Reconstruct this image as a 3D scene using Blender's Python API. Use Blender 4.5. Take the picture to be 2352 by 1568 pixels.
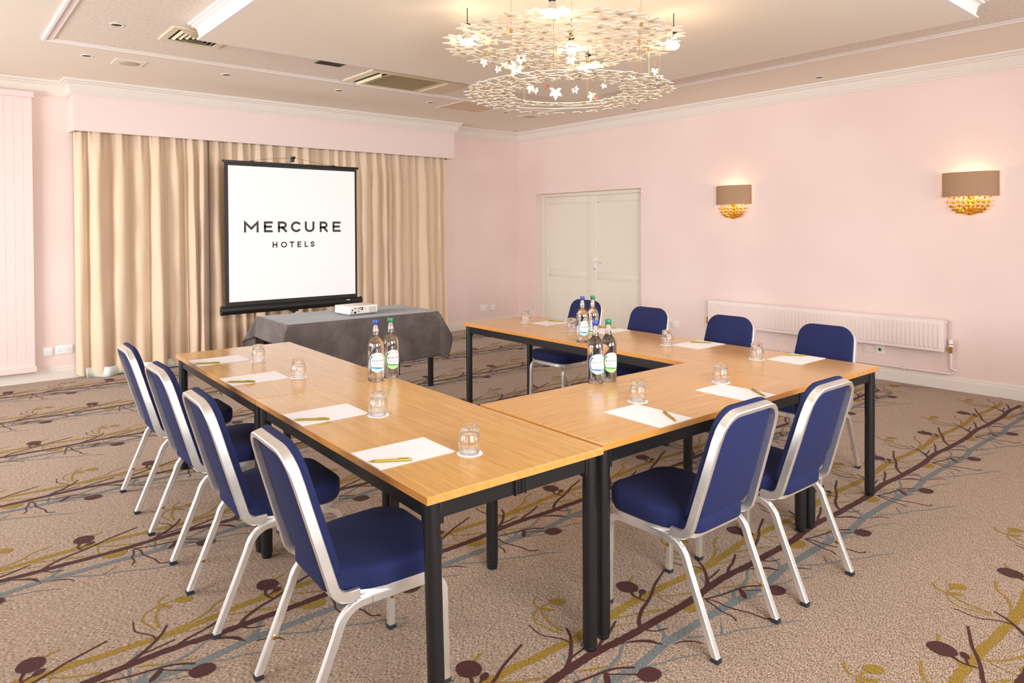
import bpy, bmesh, math, random
from mathutils import Vector, Matrix
PI = math.pi
random.seed(7)
for o in list(bpy.data.objects): bpy.data.objects.remove(o)
SC = bpy.context.scene
COL = SC.collection

# ------------------------------------------------------------------ camera
# room axes: corner of back wall and right wall at the origin, room towards -x and -y
cam_d = bpy.data.cameras.new('camera'); cam = bpy.data.objects.new('camera', cam_d); COL.objects.link(cam)
F_PX, CX, CY = 1584.45, 1145.0, 544.85
yaw, pit, rol = math.radians(39.746), math.radians(-0.723), math.radians(-0.291)
fw = Vector((math.sin(yaw)*math.cos(pit), math.cos(yaw)*math.cos(pit), math.sin(pit)))
rt = Vector((math.cos(yaw), -math.sin(yaw), 0)); up = rt.cross(fw)
r2 = rt*math.cos(rol)+up*math.sin(rol); u2 = -rt*math.sin(rol)+up*math.cos(rol)
M = Matrix((r2, u2, -fw)).transposed().to_4x4(); M.translation = Vector((-7.301, -8.290, 1.515))
cam.matrix_world = M
cam_d.sensor_width = 36; cam_d.lens = F_PX*36/2352
cam_d.shift_x = (1176-CX)/2352; cam_d.shift_y = (CY-784)/2352
cam_d.clip_start = .05
SC.camera = cam

# ------------------------------------------------------------------ world, exposure, left window light, added front fills
SC.view_settings.view_transform = 'Standard'; SC.view_settings.look = 'None'
SC.view_settings.gamma = 1; SC.view_settings.use_curve_mapping = False
SC.view_settings.exposure = 0.0
w = bpy.data.worlds.new('world'); SC.world = w; w.use_nodes = True
w.node_tree.nodes['Background'].inputs[0].default_value = (.8, .9, 1, 1)
w.node_tree.nodes['Background'].inputs[1].default_value = 1.0
def area(name, loc, target, sx, sy, power, col, spread=180):
    l = bpy.data.lights.new(name, 'AREA'); l.shape = 'RECTANGLE'; l.size = sx; l.size_y = sy
    l.energy = power; l.color = col; l.spread = math.radians(spread)
    o = bpy.data.objects.new(name, l); COL.objects.link(o); o.location = loc
    o.rotation_euler = (Vector(target)-Vector(loc)).to_track_quat('-Z', 'Y').to_euler()
    return o
DAY = (.93, .97, 1.0)
area('daylight_left_near', (-10.62, -5.6, 1.7), (-5, -5.2, -1.2), 2.0, 1.5, 66, DAY, 120)
area('daylight_left_far', (-10.62, -2.3, 1.7), (0, -2.6, .3), 2.0, 1.5, 148, DAY, 115)
area('added_fill_front', (-2.6, -9.9, 1.85), (-3.4, -3, .5), 2.6, 1.5, 55, DAY, 140)  # added soft fill, standing for a flash behind the camera at right
area('added_fill_front_left', (-6.4, -9.9, 1.85), (-2.6, 0, 1.2), 2.2, 1.5, 135, DAY, 115)  # added fill behind the camera, brightens the back of the room

# ------------------------------------------------------------------ materials
def lin(c):
    return tuple(((x/255)/12.92 if x/255 <= .04045 else ((x/255+.055)/1.055)**2.4) for x in c)
def mat(name, rgb, rough=.6, metal=0., **k):
    m = bpy.data.materials.new(name); m.use_nodes = True
    b = m.node_tree.nodes['Principled BSDF']
    b.inputs['Base Color'].default_value = (*lin(rgb), 1)
    b.inputs['Roughness'].default_value = rough; b.inputs['Metallic'].default_value = metal
    for kk, v in k.items(): b.inputs[kk.replace('_', ' ')].default_value = v
    return m
def nd(m, t, **k):
    n = m.node_tree.nodes.new(t)
    for a, v in k.items(): setattr(n, a, v)
    return n
def noise_col(m, c1, c2, scale=(1, 1, 1), ns=5, detail=4, lo=.35, hi=.65, rough=.5, bump=0, bdist=.002, coord='Object'):
    """colour ramp between two shades driven by stretched noise, optional bump"""
    t = m.node_tree; b = t.nodes['Principled BSDF']
    tc = nd(m, 'ShaderNodeTexCoord'); mp = nd(m, 'ShaderNodeMapping'); mp.inputs['Scale'].default_value = scale
    n = nd(m, 'ShaderNodeTexNoise'); n.inputs['Scale'].default_value = ns; n.inputs['Detail'].default_value = detail
    n.inputs['Roughness'].default_value = rough
    r = nd(m, 'ShaderNodeValToRGB'); r.color_ramp.elements[0].position = lo; r.color_ramp.elements[1].position = hi
    r.color_ramp.elements[0].color = (*lin(c1), 1); r.color_ramp.elements[1].color = (*lin(c2), 1)
    t.links.new(tc.outputs[coord], mp.inputs[0]); t.links.new(mp.outputs[0], n.inputs['Vector'])
    t.links.new(n.outputs['Fac'], r.inputs[0]); t.links.new(r.outputs[0], b.inputs['Base Color'])
    if bump:
        bp = nd(m, 'ShaderNodeBump'); bp.inputs['Strength'].default_value = bump; bp.inputs['Distance'].default_value = bdist
        t.links.new(n.outputs['Fac'], bp.inputs['Height']); t.links.new(bp.outputs[0], b.inputs['Normal'])
    return n, r
def mixmul(m, src, fac, c, scale, ns, lo, hi, coord='Object', detail=3):
    """multiply a second noise layer over colour socket src"""
    t = m.node_tree; b = t.nodes['Principled BSDF']
    tc = nd(m, 'ShaderNodeTexCoord'); mp = nd(m, 'ShaderNodeMapping'); mp.inputs['Scale'].default_value = scale
    n = nd(m, 'ShaderNodeTexNoise'); n.inputs['Scale'].default_value = ns; n.inputs['Detail'].default_value = detail
    r = nd(m, 'ShaderNodeValToRGB'); r.color_ramp.elements[0].position = lo; r.color_ramp.elements[1].position = hi
    r.color_ramp.elements[0].color = (*c, 1); r.color_ramp.elements[1].color = (1, 1, 1, 1)
    mx = nd(m, 'ShaderNodeMix', data_type='RGBA', blend_type='MULTIPLY'); mx.inputs[0].default_value = fac
    t.links.new(tc.outputs[coord], mp.inputs[0]); t.links.new(mp.outputs[0], n.inputs['Vector'])
    t.links.new(n.outputs['Fac'], r.inputs[0]); t.links.new(src, mx.inputs[6]); t.links.new(r.outputs[0], mx.inputs[7])
    t.links.new(mx.outputs[2], b.inputs['Base Color'])
    return mx.outputs[2]

PINK = mat('pink_wall_paint', (238, 207, 199), .75)
noise_col(PINK, (235, 210, 201), (240, 216, 207), ns=1.2, detail=2, bump=.04, bdist=.001)
PINKT = mat('pink_trim_paint', (238, 216, 210), .5)
TRIM = mat('cream_trim_paint', (232, 221, 210), .55)
CEIL = mat('ceiling_paint', (247, 236, 221), .85)
CEILW = mat('white_crown_paint', (246, 236, 232), .6)
CEILT = mat('textured_ceiling_paint', (234, 221, 205), .85)
noise_col(CEILT, (233, 219, 204), (244, 233, 220), ns=38, detail=3, bump=.25, bdist=.004)
DOORP = mat('ivory_door_paint', (232, 222, 206), .5)
WHITEP = mat('white_plastic', (240, 236, 232), .35)
BLACKM = mat('black_powder_coat', (20, 19, 20), .38)
BLACKP = mat('black_plastic', (22, 21, 21), .45)
RUBBER = mat('dark_rubber', (30, 32, 38), .7)
ALU = mat('brushed_aluminium', (200, 196, 190), .38, .92)
noise_col(ALU, (228, 225, 221), (244, 241, 237), scale=(60, 3, 3), ns=3, detail=3)
CHROME = mat('chrome', (225, 225, 225), .12, 1.0)
BRASS = mat('brass', (190, 150, 80), .3, 1.0)
GOLD = mat('gold_leaf', (240, 192, 66), .36, 1.0)
PENG = mat('olive_gold_pen', (168, 146, 52), .35, .55)
PAPER = mat('white_paper', (234, 230, 233), .6)
LACE = mat('white_coaster_paper', (244, 240, 238), .6)
NAVY = mat('navy_fabric', (36, 46, 92), .9)
noise_col(NAVY, (7, 14, 52), (13, 25, 80), ns=420, detail=2, bump=.3, bdist=.0008)
CLOTH = mat('grey_suede_cloth', (116, 106, 104), .85, Sheen_Weight=.25)
_n, _r = noise_col(CLOTH, (72, 62, 60), (98, 87, 83), ns=5, detail=6, rough=.65, bump=.05, bdist=.003)
CURT = mat('beige_linen_curtain', (214, 184, 150), .85, Sheen_Weight=.15)
noise_col(CURT, (222, 194, 164), (232, 206, 178), scale=(6, 6, 160), ns=3, detail=3, bump=.12, bdist=.001)
LINING = mat('pale_curtain_lining', (226, 236, 228), .8)
SCREENB = mat('screen_black_border', (34, 29, 27), .5)
SCREENW = mat('projection_screen_white', (244, 243, 242), .8)
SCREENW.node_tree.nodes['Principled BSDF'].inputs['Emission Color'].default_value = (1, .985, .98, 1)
SCREENW.node_tree.nodes['Principled BSDF'].inputs['Emission Strength'].default_value = .10  # slight glow put into the fabric so the screen looks evenly white
INK = mat('dark_grey_lettering', (66, 64, 63), .8)
SHADE = mat('taupe_lampshade_fabric', (178, 148, 122), .85)
noise_col(SHADE, (166, 130, 100), (184, 148, 118), scale=(4, 4, 60), ns=12, detail=2)
THING = mat('thin_tumbler_glass', (255, 255, 255), .0, Transmission_Weight=1.0, IOR=1.4)
_t = THING.node_tree; _tr = _t.nodes.new('ShaderNodeBsdfTransparent'); _mx = _t.nodes.new('ShaderNodeMixShader'); _mx.inputs[0].default_value = .2
_t.links.new(_t.nodes['Principled BSDF'].outputs[0], _mx.inputs[1]); _t.links.new(_tr.outputs[0], _mx.inputs[2]); _t.links.new(_mx.outputs[0], _t.nodes['Material Output'].inputs[0])
GLASSM = mat('clear_glass', (255, 255, 255), .0, Transmission_Weight=1.0, IOR=1.47)
WATER = mat('water', (255, 255, 252), .0, Transmission_Weight=1.0, IOR=1.33)
BLUECAP = mat('blue_cap', (28, 62, 142), .35)
GREENCAP = mat('green_cap', (10, 118, 66), .35)
LBLW = mat('label_white', (214, 206, 202), .6)
LBLB = mat('label_blue', (40, 76, 150), .6); LBLLB = mat('label_pale_blue', (160, 205, 232), .6)
LBLG = mat('label_green', (36, 130, 70), .6); LBLLG = mat('label_pale_green', (160, 205, 120), .6)
LEAFW = mat('cream_leaf_metal', (240, 228, 210), .6)
LEAFC = mat('copper_leaf', (190, 120, 95), .35, .7)
GRILLE = mat('grille_bronze', (120, 104, 74), .6)
VENTD = mat('vent_dark', (34, 28, 24), .8)
IVORY = mat('ivory_plastic', (236, 222, 190), .5)
def emit(name, col, s):
    m = mat(name, (255, 255, 255), .5); b = m.node_tree.nodes['Principled BSDF']
    b.inputs['Emission Color'].default_value = (*col, 1); b.inputs['Emission Strength'].default_value = s
    return m
BULB = emit('lit_bulb', (1, .88, .68), 24)
BULBW = emit('lit_sconce_bulb', (1, .72, .38), 7)

def wood(name, c1, c2, c3):
    m = mat(name, c2, .26); t = m.node_tree; b = t.nodes['Principled BSDF']
    b.inputs['Coat Weight'].default_value = .5; b.inputs['Coat Roughness'].default_value = .14
    n, r = noise_col(m, c1, c3, scale=(1.2, 26, 26), ns=2.2, detail=7, lo=.3, hi=.7, rough=.6)
    n.inputs['Distortion'].default_value = .35
    s = mixmul(m, r.outputs[0], .55, (.72, .60, .46), (5, 170, 170), 2.0, .32, .5, detail=4)
    mixmul(m, s, .35, (.86, .76, .62), (.5, 3.5, 3), 1.6, .3, .62, detail=2)
    return m
WOOD = wood('oak_veneer_top', (194, 141, 66), (206, 154, 78), (217, 168, 94))
WEDGE = wood('oak_edge_banding', (190, 126, 60), (200, 138, 70), (208, 148, 80))

def carpet(name, c1, c2, base=True):
    m = mat(name, c2, .95, Sheen_Weight=.26 if base else .04, Sheen_Roughness=.32); t = m.node_tree
    t.nodes['Principled BSDF'].inputs['Sheen Tint'].default_value = (1, .90, .80, 1)
    n, r = noise_col(m, c1, c2, scale=(42, 165, 1), ns=2.0, detail=3, lo=.38, hi=.62, bump=.12, bdist=.002)
    s = mixmul(m, r.outputs[0], .5, (.80, .76, .72), (150, 40, 1), 1.6, .3, .55, detail=2)
    if base:
        # faint crackle of darker joints woven into the ground colour
        tc = nd(m, 'ShaderNodeTexCoord'); mp = nd(m, 'ShaderNodeMapping'); mp.inputs['Scale'].default_value = (15, 26, 1)
        nz = nd(m, 'ShaderNodeTexNoise'); nz.inputs['Scale'].default_value = 2.5
        ad = nd(m, 'ShaderNodeMix', data_type='VECTOR'); ad.inputs[0].default_value = .12
        v = nd(m, 'ShaderNodeTexVoronoi', feature='DISTANCE_TO_EDGE', distance='CHEBYCHEV'); v.inputs['Scale'].default_value = 1.0
        rr = nd(m, 'ShaderNodeValToRGB'); rr.color_ramp.elements[0].position = .0; rr.color_ramp.elements[1].position = .10
        rr.color_ramp.elements[0].color = (.72, .66, .62, 1); rr.color_ramp.elements[1].color = (1, 1, 1, 1)
        mx = nd(m, 'ShaderNodeMix', data_type='RGBA', blend_type='MULTIPLY'); mx.inputs[0].default_value = .45
        L = t.links
        L.new(tc.outputs['Object'], mp.inputs[0]); L.new(mp.outputs[0], nz.inputs['Vector']); L.new(mp.outputs[0], ad.inputs[4])
        L.new(nz.outputs['Color'], ad.inputs[5]); L.new(ad.outputs[1], v.inputs['Vector']); L.new(v.outputs['Distance'], rr.inputs[0])
        L.new(s, mx.inputs[6]); L.new(rr.outputs[0], mx.inputs[7]); L.new(mx.outputs[2], t.nodes['Principled BSDF'].inputs['Base Color'])
    return m
CARPET = carpet('beige_woven_carpet', (92, 69, 53), (194, 166, 142))
CB = carpet('carpet_burgundy', (48, 16, 14), (80, 30, 24), False)
CO = carpet('carpet_olive', (112, 84, 14), (158, 126, 36), False)
CG = carpet('carpet_grey_blue', (82, 86, 86), (122, 124, 122), False)

# ------------------------------------------------------------------ mesh helpers
def link(name, bm, m, parent=None, smooth=False, loc=None, rot=None):
    me = bpy.data.meshes.new(name)
    bmesh.ops.recalc_face_normals(bm, faces=bm.faces)
    bm.to_mesh(me); bm.free()
    for x in (m if isinstance(m, (list, tuple)) else [m]): me.materials.append(x)
    o = bpy.data.objects.new(name, me); COL.objects.link(o)
    if parent: o.parent = parent
    if loc: o.location = loc
    if rot: o.rotation_euler = rot
    if smooth:
        for p in me.polygons: p.use_smooth = True
        if smooth != 'all':
            me.set_sharp_from_angle(angle=math.radians(smooth if smooth is not True else 35))
    return o
def BM(): return bmesh.new()
def box(bm, x0, x1, y0, y1, z0, z1, bev=0, mi=0):
    vs = [bm.verts.new((x, y, z)) for x in (x0, x1) for y in (y0, y1) for z in (z0, z1)]
    fs = [bm.faces.new([vs[i] for i in f]) for f in ((0, 1, 3, 2), (4, 6, 7, 5), (0, 4, 5, 1), (2, 3, 7, 6), (0, 2, 6, 4), (1, 5, 7, 3))]
    for f in fs: f.material_index = mi
    if bev:
        es = list({e for f in fs for e in f.edges})
        r = bmesh.ops.bevel(bm, geom=es, offset=bev, segments=2, profile=.6, affect='EDGES')
        for f in r['faces']: f.material_index = mi
    return fs
def cyl(bm, p0, p1, r0, r1=None, n=16, cap=True, mi=0):
    r1 = r0 if r1 is None else r1
    p0, p1 = Vector(p0), Vector(p1); d = (p1-p0).normalized()
    a = d.orthogonal().normalized(); b = d.cross(a)
    A = [bm.verts.new(p0+(a*math.cos(t)+b*math.sin(t))*r0) for t in [2*PI*i/n for i in range(n)]]
    B = [bm.verts.new(p1+(a*math.cos(t)+b*math.sin(t))*r1) for t in [2*PI*i/n for i in range(n)]]
    for i in range(n):
        f = bm.faces.new((A[i], A[(i+1) % n], B[(i+1) % n], B[i])); f.material_index = mi
    if cap:
        bm.faces.new(A[::-1]).material_index = mi; bm.faces.new(B).material_index = mi
def lathe(bm, prof, n=32, c=(0, 0, 0), mi=0, a0=0, a1=2*PI):
    full = abs(a1-a0-2*PI) < 1e-6; k = n if full else n+1
    rings = []
    for r, z in prof:
        if r < 1e-6: rings.append([bm.verts.new((c[0], c[1], c[2]+z))])
        else: rings.append([bm.verts.new((c[0]+r*math.cos(a0+(a1-a0)*i/n), c[1]+r*math.sin(a0+(a1-a0)*i/n), c[2]+z)) for i in range(k)])
    for q in range(len(rings)-1):
        A, B = rings[q], rings[q+1]
        for i in range(n):
            j = (i+1) % k
            if len(A) == 1 and len(B) == 1: continue
            if len(A) == 1: f = bm.faces.new((A[0], B[i], B[j]))
            elif len(B) == 1: f = bm.faces.new((A[i], A[j], B[0]))
            else: f = bm.faces.new((A[i], A[j], B[j], B[i]))
            f.material_index = mi
def tube(bm, pts, r, n=8, cap=True, mi=0, r1=None):
    pts = [Vector(p) for p in pts]; rings = []; prev = None
    for i, p in enumerate(pts):
        t = (pts[min(i+1, len(pts)-1)]-pts[max(i-1, 0)]).normalized()
        a = t.orthogonal().normalized() if prev is None else (prev-t*prev.dot(t)).normalized()
        prev = a; b = t.cross(a)
        rr = r if r1 is None else r+(r1-r)*i/(len(pts)-1)
        rings.append([bm.verts.new(p+(a*math.cos(q)+b*math.sin(q))*rr) for q in [2*PI*j/n for j in range(n)]])
    for A, B in zip(rings, rings[1:]):
        for j in range(n): bm.faces.new((A[j], A[(j+1) % n], B[(j+1) % n], B[j])).material_index = mi
    if cap: bm.faces.new(rings[0][::-1]).material_index = mi; bm.faces.new(rings[-1]).material_index = mi
def rsweep(bm, pts, deps, wt, wd, c=.003, mi=0):
    """rectangular tube along pts; deps = depth direction per point; wt thickness across, wd size along depth"""
    pts = [Vector(p) for p in pts]; rings = []
    for i, p in enumerate(pts):
        t = (pts[min(i+1, len(pts)-1)]-pts[max(i-1, 0)]).normalized()
        d = Vector(deps[i] if isinstance(deps[0], (tuple, list, Vector)) else deps); d = (d-t*d.dot(t)).normalized(); s = t.cross(d)
        k = 1.0
        if 0 < i < len(pts)-1:
            t0 = (p-pts[i-1]).normalized(); t1 = (pts[i+1]-p).normalized(); k = 1/max(.5, math.sqrt(max(0, (1+t0.dot(t1))/2)))
        h, v = wt/2*k, wd/2
        rings.append([bm.verts.new(p+s*a+d*b) for a, b in ((h, v-c), (h-c, v), (-h+c, v), (-h, v-c), (-h, -v+c), (-h+c, -v), (h-c, -v), (h, -v+c))])
    for A, B in zip(rings, rings[1:]):
        for j in range(8): bm.faces.new((A[j], A[(j+1) % 8], B[(j+1) % 8], B[j])).material_index = mi
    bm.faces.new(rings[0][::-1]).material_index = mi; bm.faces.new(rings[-1]).material_index = mi
def loft(bm, rings, mi=0, cap=True):
    R = [[bm.verts.new(p) for p in r] for r in rings]; n = len(R[0])
    for A, B in zip(R, R[1:]):
        for j in range(n): bm.faces.new((A[j], A[(j+1) % n], B[(j+1) % n], B[j])).material_index = mi
    if cap: bm.faces.new(R[0][::-1]).material_index = mi; bm.faces.new(R[-1]).material_index = mi
def prism(bm, outline, z0, z1, mi=0, f=lambda x, y, z: (x, y, z)):
    loft(bm, [[f(x, y, z0) for x, y in outline], [f(x, y, z1) for x, y in outline]], mi)
def arc(cx, cy, r, a0, a1, n):
    return [(cx+r*math.cos(math.radians(a0+(a1-a0)*i/n)), cy+r*math.sin(math.radians(a0+(a1-a0)*i/n))) for i in range(n+1)]
def run(bm, prof, axis, fixed, a0, a1, sgn=-1, m0=0, m1=0, mi=0):
    """extrude a wall profile (offset, z) along a wall; m0/m1 mitre factors on the ends"""
    A, B = [], []
    for o, z in prof:
        for L, e, mm in ((A, a0, m0), (B, a1, m1)):
            q = e+mm*o
            L.append(bm.verts.new((q, fixed+sgn*o, z) if axis == 'x' else (fixed+sgn*o, q, z)))
    n = len(prof)
    for i in range(n):
        j = (i+1) % n; bm.faces.new((A[i], A[j], B[j], B[i])).material_index = mi
    bm.faces.new(A[::-1]).material_index = mi; bm.faces.new(B).material_index = mi

# ------------------------------------------------------------------ tagging
def empty(name, loc, rz=0):
    o = bpy.data.objects.new(name, None); COL.objects.link(o); o.location = loc; o.rotation_euler = (0, 0, rz); o.empty_display_size = .1
    return o
def tag(o, label, cat, group=None, kind=None):
    if label: o['label'] = label
    if cat: o['category'] = cat
    if group: o['group'] = group
    if kind: o['kind'] = kind
    return o
def struct(o, label=None):
    o['kind'] = 'structure'
    if label: o['label'] = label
    return o
KIDS = {}
def kids(o): return [c for c in bpy.data.objects if c.parent == o]
def dup(root, loc, rz, label, group=None):
    if root not in KIDS: KIDS[root] = [(c, kids(c)) for c in kids(root)]
    r = root.copy(); COL.objects.link(r); r.location = loc; r.rotation_euler = (0, 0, rz); r['label'] = label
    if group: r['group'] = group
    for c, gs in KIDS[root]:
        cc = c.copy(); COL.objects.link(cc); cc.parent = r
        for g in gs:
            gg = g.copy(); COL.objects.link(gg); gg.parent = cc
    return r

# ================================================================== the room
XL, YF, ZC = -10.8, -10.2, 3.03
T = .2
DY0, DY1, DZ = -.424, -2.465, 2.043          # door recess in the right wall
def wallobj(name, boxes, m):
    bm = BM()
    for b in boxes: box(bm, *b)
    return struct(link(name, bm, m))
bm = BM(); box(bm, XL-T, T, YF-T, T, -.1, 0)
floor = struct(link('floor', bm, CARPET), 'beige woven carpet with branch pattern')
wallobj('wall_back', [(XL-T, T+.2, 0, T, 0, ZC+.15)], PINK)
wallobj('wall_right', [(0, T, DY0, T*0, 0, ZC+.15), (0, T, YF-T, DY1, 0, ZC+.15), (0, T, DY1, DY0, DZ, ZC+.15), (T, T+.05, DY1-.1, DY0+.1, 0, DZ+.1)], PINK)
# left and front walls (beside and behind the camera); left windows bring daylight, front ones are added for the fill lights
def wall_with_windows(name, axis, fixed, a0, a1, wins, z0, z1):
    bm = BM()
    def bb(u0, u1, za, zb):
        if axis == 'y': box(bm, fixed-T, fixed, u0, u1, za, zb)
        else: box(bm, u0, u1, fixed-T, fixed, za, zb)
    prev = a0
    for u0, u1 in wins:
        bb(prev, u0, 0, ZC+.15); bb(u0, u1, 0, z0); bb(u0, u1, z1, ZC+.15); prev = u1
    bb(prev, a1, 0, ZC+.15)
    return struct(link(name, bm, PINK))
wall_with_windows('wall_left', 'y', XL, YF-T, 0, [(-6.6, -4.6), (-3.3, -1.3)], 1.0, 2.5)
wall_with_windows('wall_front', 'x', YF, XL, T, [(-7.5, -5.3), (-3.9, -1.3)], 1.1, 2.6)
def window(k, axis, fixed, u0, u1, z0, z1):
    bm = BM()
    def bb(a, b, c, d):
        if axis == 'y': box(bm, fixed-.14, fixed-.08, a, b, c, d)
        else: box(bm, a, b, fixed-.14, fixed-.08, c, d)
    um = (u0+u1)/2
    for a, b, c, d in ((u0, u0+.06, z0, z1), (u1-.06, u1, z0, z1), (u0+.06, u1-.06, z0, z0+.06), (u0+.06, u1-.06, z1-.06, z1), (um-.03, um+.03, z0+.06, z1-.06)): bb(a, b, c, d)
    wn = struct(link('window_%d' % k, bm, WHITEP)); bm = BM(); u0 += .06; u1 -= .06; z0 += .06; z1 -= .06
    for a, b in ((u0, um-.03), (um+.03, u1)):
        if axis == 'y': box(bm, fixed-.112, fixed-.108, a, b, z0, z1)
        else: box(bm, a, b, fixed-.112, fixed-.108, z0, z1)
    link('pane', bm, GLASSM, wn)
window(1, 'y', XL, -6.6, -4.6, 1.0, 2.5); window(2, 'y', XL, -3.3, -1.3, 1.0, 2.5)
window(3, 'x', YF, -7.5, -5.3, 1.1, 2.6); window(4, 'x', YF, -3.9, -1.3, 1.1, 2.6)  # front wall pair is made up to go with the fill lights

bm = BM(); box(bm, XL-T, T+.05, YF-T, T, ZC, ZC+.12); ceiling = struct(link('ceiling', bm, CEIL))
# textured field of the ceiling inside the moulding
TX0, TX1, TY0, TY1 = -6.575, -1.085, -8.6, -1.80
bm = BM(); box(bm, TX0+.05, TX1-.05, TY0+.05, TY1-.05, ZC-.006, ZC+.002)
link('textured_field', bm, CEILT, ceiling)
# rectangular ceiling moulding with small dentils
prof = [(0, 0), (.078, 0), (.078, -.008), (.066, -.014), (.055, -.010), (.028, -.010), (.02, -.018), (.004, -.015), (0, -.008)]
bm = BM()
loft(bm, [[(TX0+o, TY0+o, ZC+z) for o, z in prof], [(TX1-o, TY0+o, ZC+z) for o, z in prof], [(TX1-o, TY1-o, ZC+z) for o, z in prof], [(TX0+o, TY1-o, ZC+z) for o, z in prof], [(TX0+o, TY0+o, ZC+z) for o, z in prof]], cap=False)
trim = struct(link('trim_1', bm, CEILW, smooth=30), 'rectangular cream ceiling moulding with dentils')
bm = BM()
y = TY0
for i in range(int((TX1-TX0)/.03)):
    x = TX0+i*.03; box(bm, x, x+.016, TY1, TY1+.008, ZC-.012, ZC)
for i in range(int((TY1-TY0)/.03)):
    yy = TY0+i*.03; box(bm, TX1, TX1+.008, yy, yy+.016, ZC-.012, ZC)
o = link('dentils', bm, CEILW, trim); o['kind'] = 'stuff'
# dropped central panel with its crown
PX0, PX1, PY0, PY1, PZ = -5.755, -1.895, -6.79, -3.01, 2.90
bm = BM(); box(bm, PX0+.03, PX1-.03, PY0+.03, PY1-.03, PZ, ZC)
panel = struct(link('ceiling_panel', bm, CEIL), 'dropped rectangular ceiling panel')
cp = [(.03, 0), (-.004, 0), (-.004, .012), (.008, .024), (.006, .03), (.006, .034), (-.002, .075), (-.012, .088), (-.03, .095), (-.032, .105), (-.05, .112), (-.055, .13), (.03, .13)]
bm = BM()
loft(bm, [[(PX0+o, PY0+o, PZ+z) for o, z in cp], [(PX1-o, PY0+o, PZ+z) for o, z in cp], [(PX1-o, PY1-o, PZ+z) for o, z in cp], [(PX0+o, PY1-o, PZ+z) for o, z in cp], [(PX0+o, PY0+o, PZ+z) for o, z in cp]], cap=False)
struct(link('trim_2', bm, CEILW, smooth=30), 'white crown moulding around the dropped panel')

# pelmet (boxed valance) over the curtains
QX0, QX1, QD, QZ = -6.146, -1.432, .25, 2.522
bm = BM(); box(bm, QX0, QX1, -QD, -QD+.02, QZ, ZC); box(bm, QX0, QX0+.02, -QD+.02, 0, QZ, ZC); box(bm, QX1-.02, QX1, -QD+.02, 0, QZ, ZC)
box(bm, QX0-.012, QX0, -QD*.62, 0, QZ-.0, 2.86)
pel = struct(link('pelmet', bm, PINKT), 'boxed pink pelmet above the curtains')
# cornice
CP = [(0, 2.888), (.012, 2.888), (.014, 2.905), (.022, 2.907), (.026, 2.92), (.05, 2.972), (.052, 2.984), (.066, 2.99), (.07, 3.004), (.086, 3.008), (.09, 3.03), (0, 3.03)]
bm = BM()
run(bm, CP, 'x', 0, XL, QX0, -1, 1, -1)
run(bm, CP, 'x', 0, QX1, 0, -1, 1, -1)
struct(link('cornice_back', bm, TRIM, smooth=25))
bm = BM()
run(bm, CP, 'y', QX0, 0, -QD, -1, -1, -1)
run(bm, CP, 'x', -QD, QX0, QX1, -1, -1, 1)
run(bm, CP, 'y', QX1, -QD, 0, 1, -1, -1)
struct(link('cornice_pelmet', bm, TRIM, smooth=25))
bm = BM(); run(bm, CP, 'y', 0, YF, 0, -1, 1, -1); struct(link('cornice_right', bm, TRIM, smooth=25))
bm = BM(); run(bm, CP, 'y', XL, YF, 0, 1, 1, -1); struct(link('cornice_left', bm, TRIM, smooth=25))
bm = BM(); run(bm, CP, 'x', YF, XL, 0, 1, 1, -1); struct(link('cornice_front', bm, TRIM, smooth=25))
# skirting
SP = [(0, 0), (.02, 0), (.02, .092), (.014, .098), (.014, .118), (.006, .125), (0, .125)]
bm = BM(); run(bm, SP, 'x', 0, XL, 0, -1, 1, -1); struct(link('baseboard_back', bm, TRIM))
bm = BM(); run(bm, SP, 'y', 0, DY0, 0, -1, 0, -1); run(bm, SP, 'y', 0, YF, DY1, -1, 1, 0); struct(link('baseboard_right', bm, TRIM))
bm = BM(); run(bm, SP, 'y', XL, YF, 0, 1, 1, -1); struct(link('baseboard_left', bm, TRIM))
bm = BM(); run(bm, SP, 'x', YF, XL, 0, 1, 1, -1); struct(link('baseboard_front', bm, TRIM))

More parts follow.
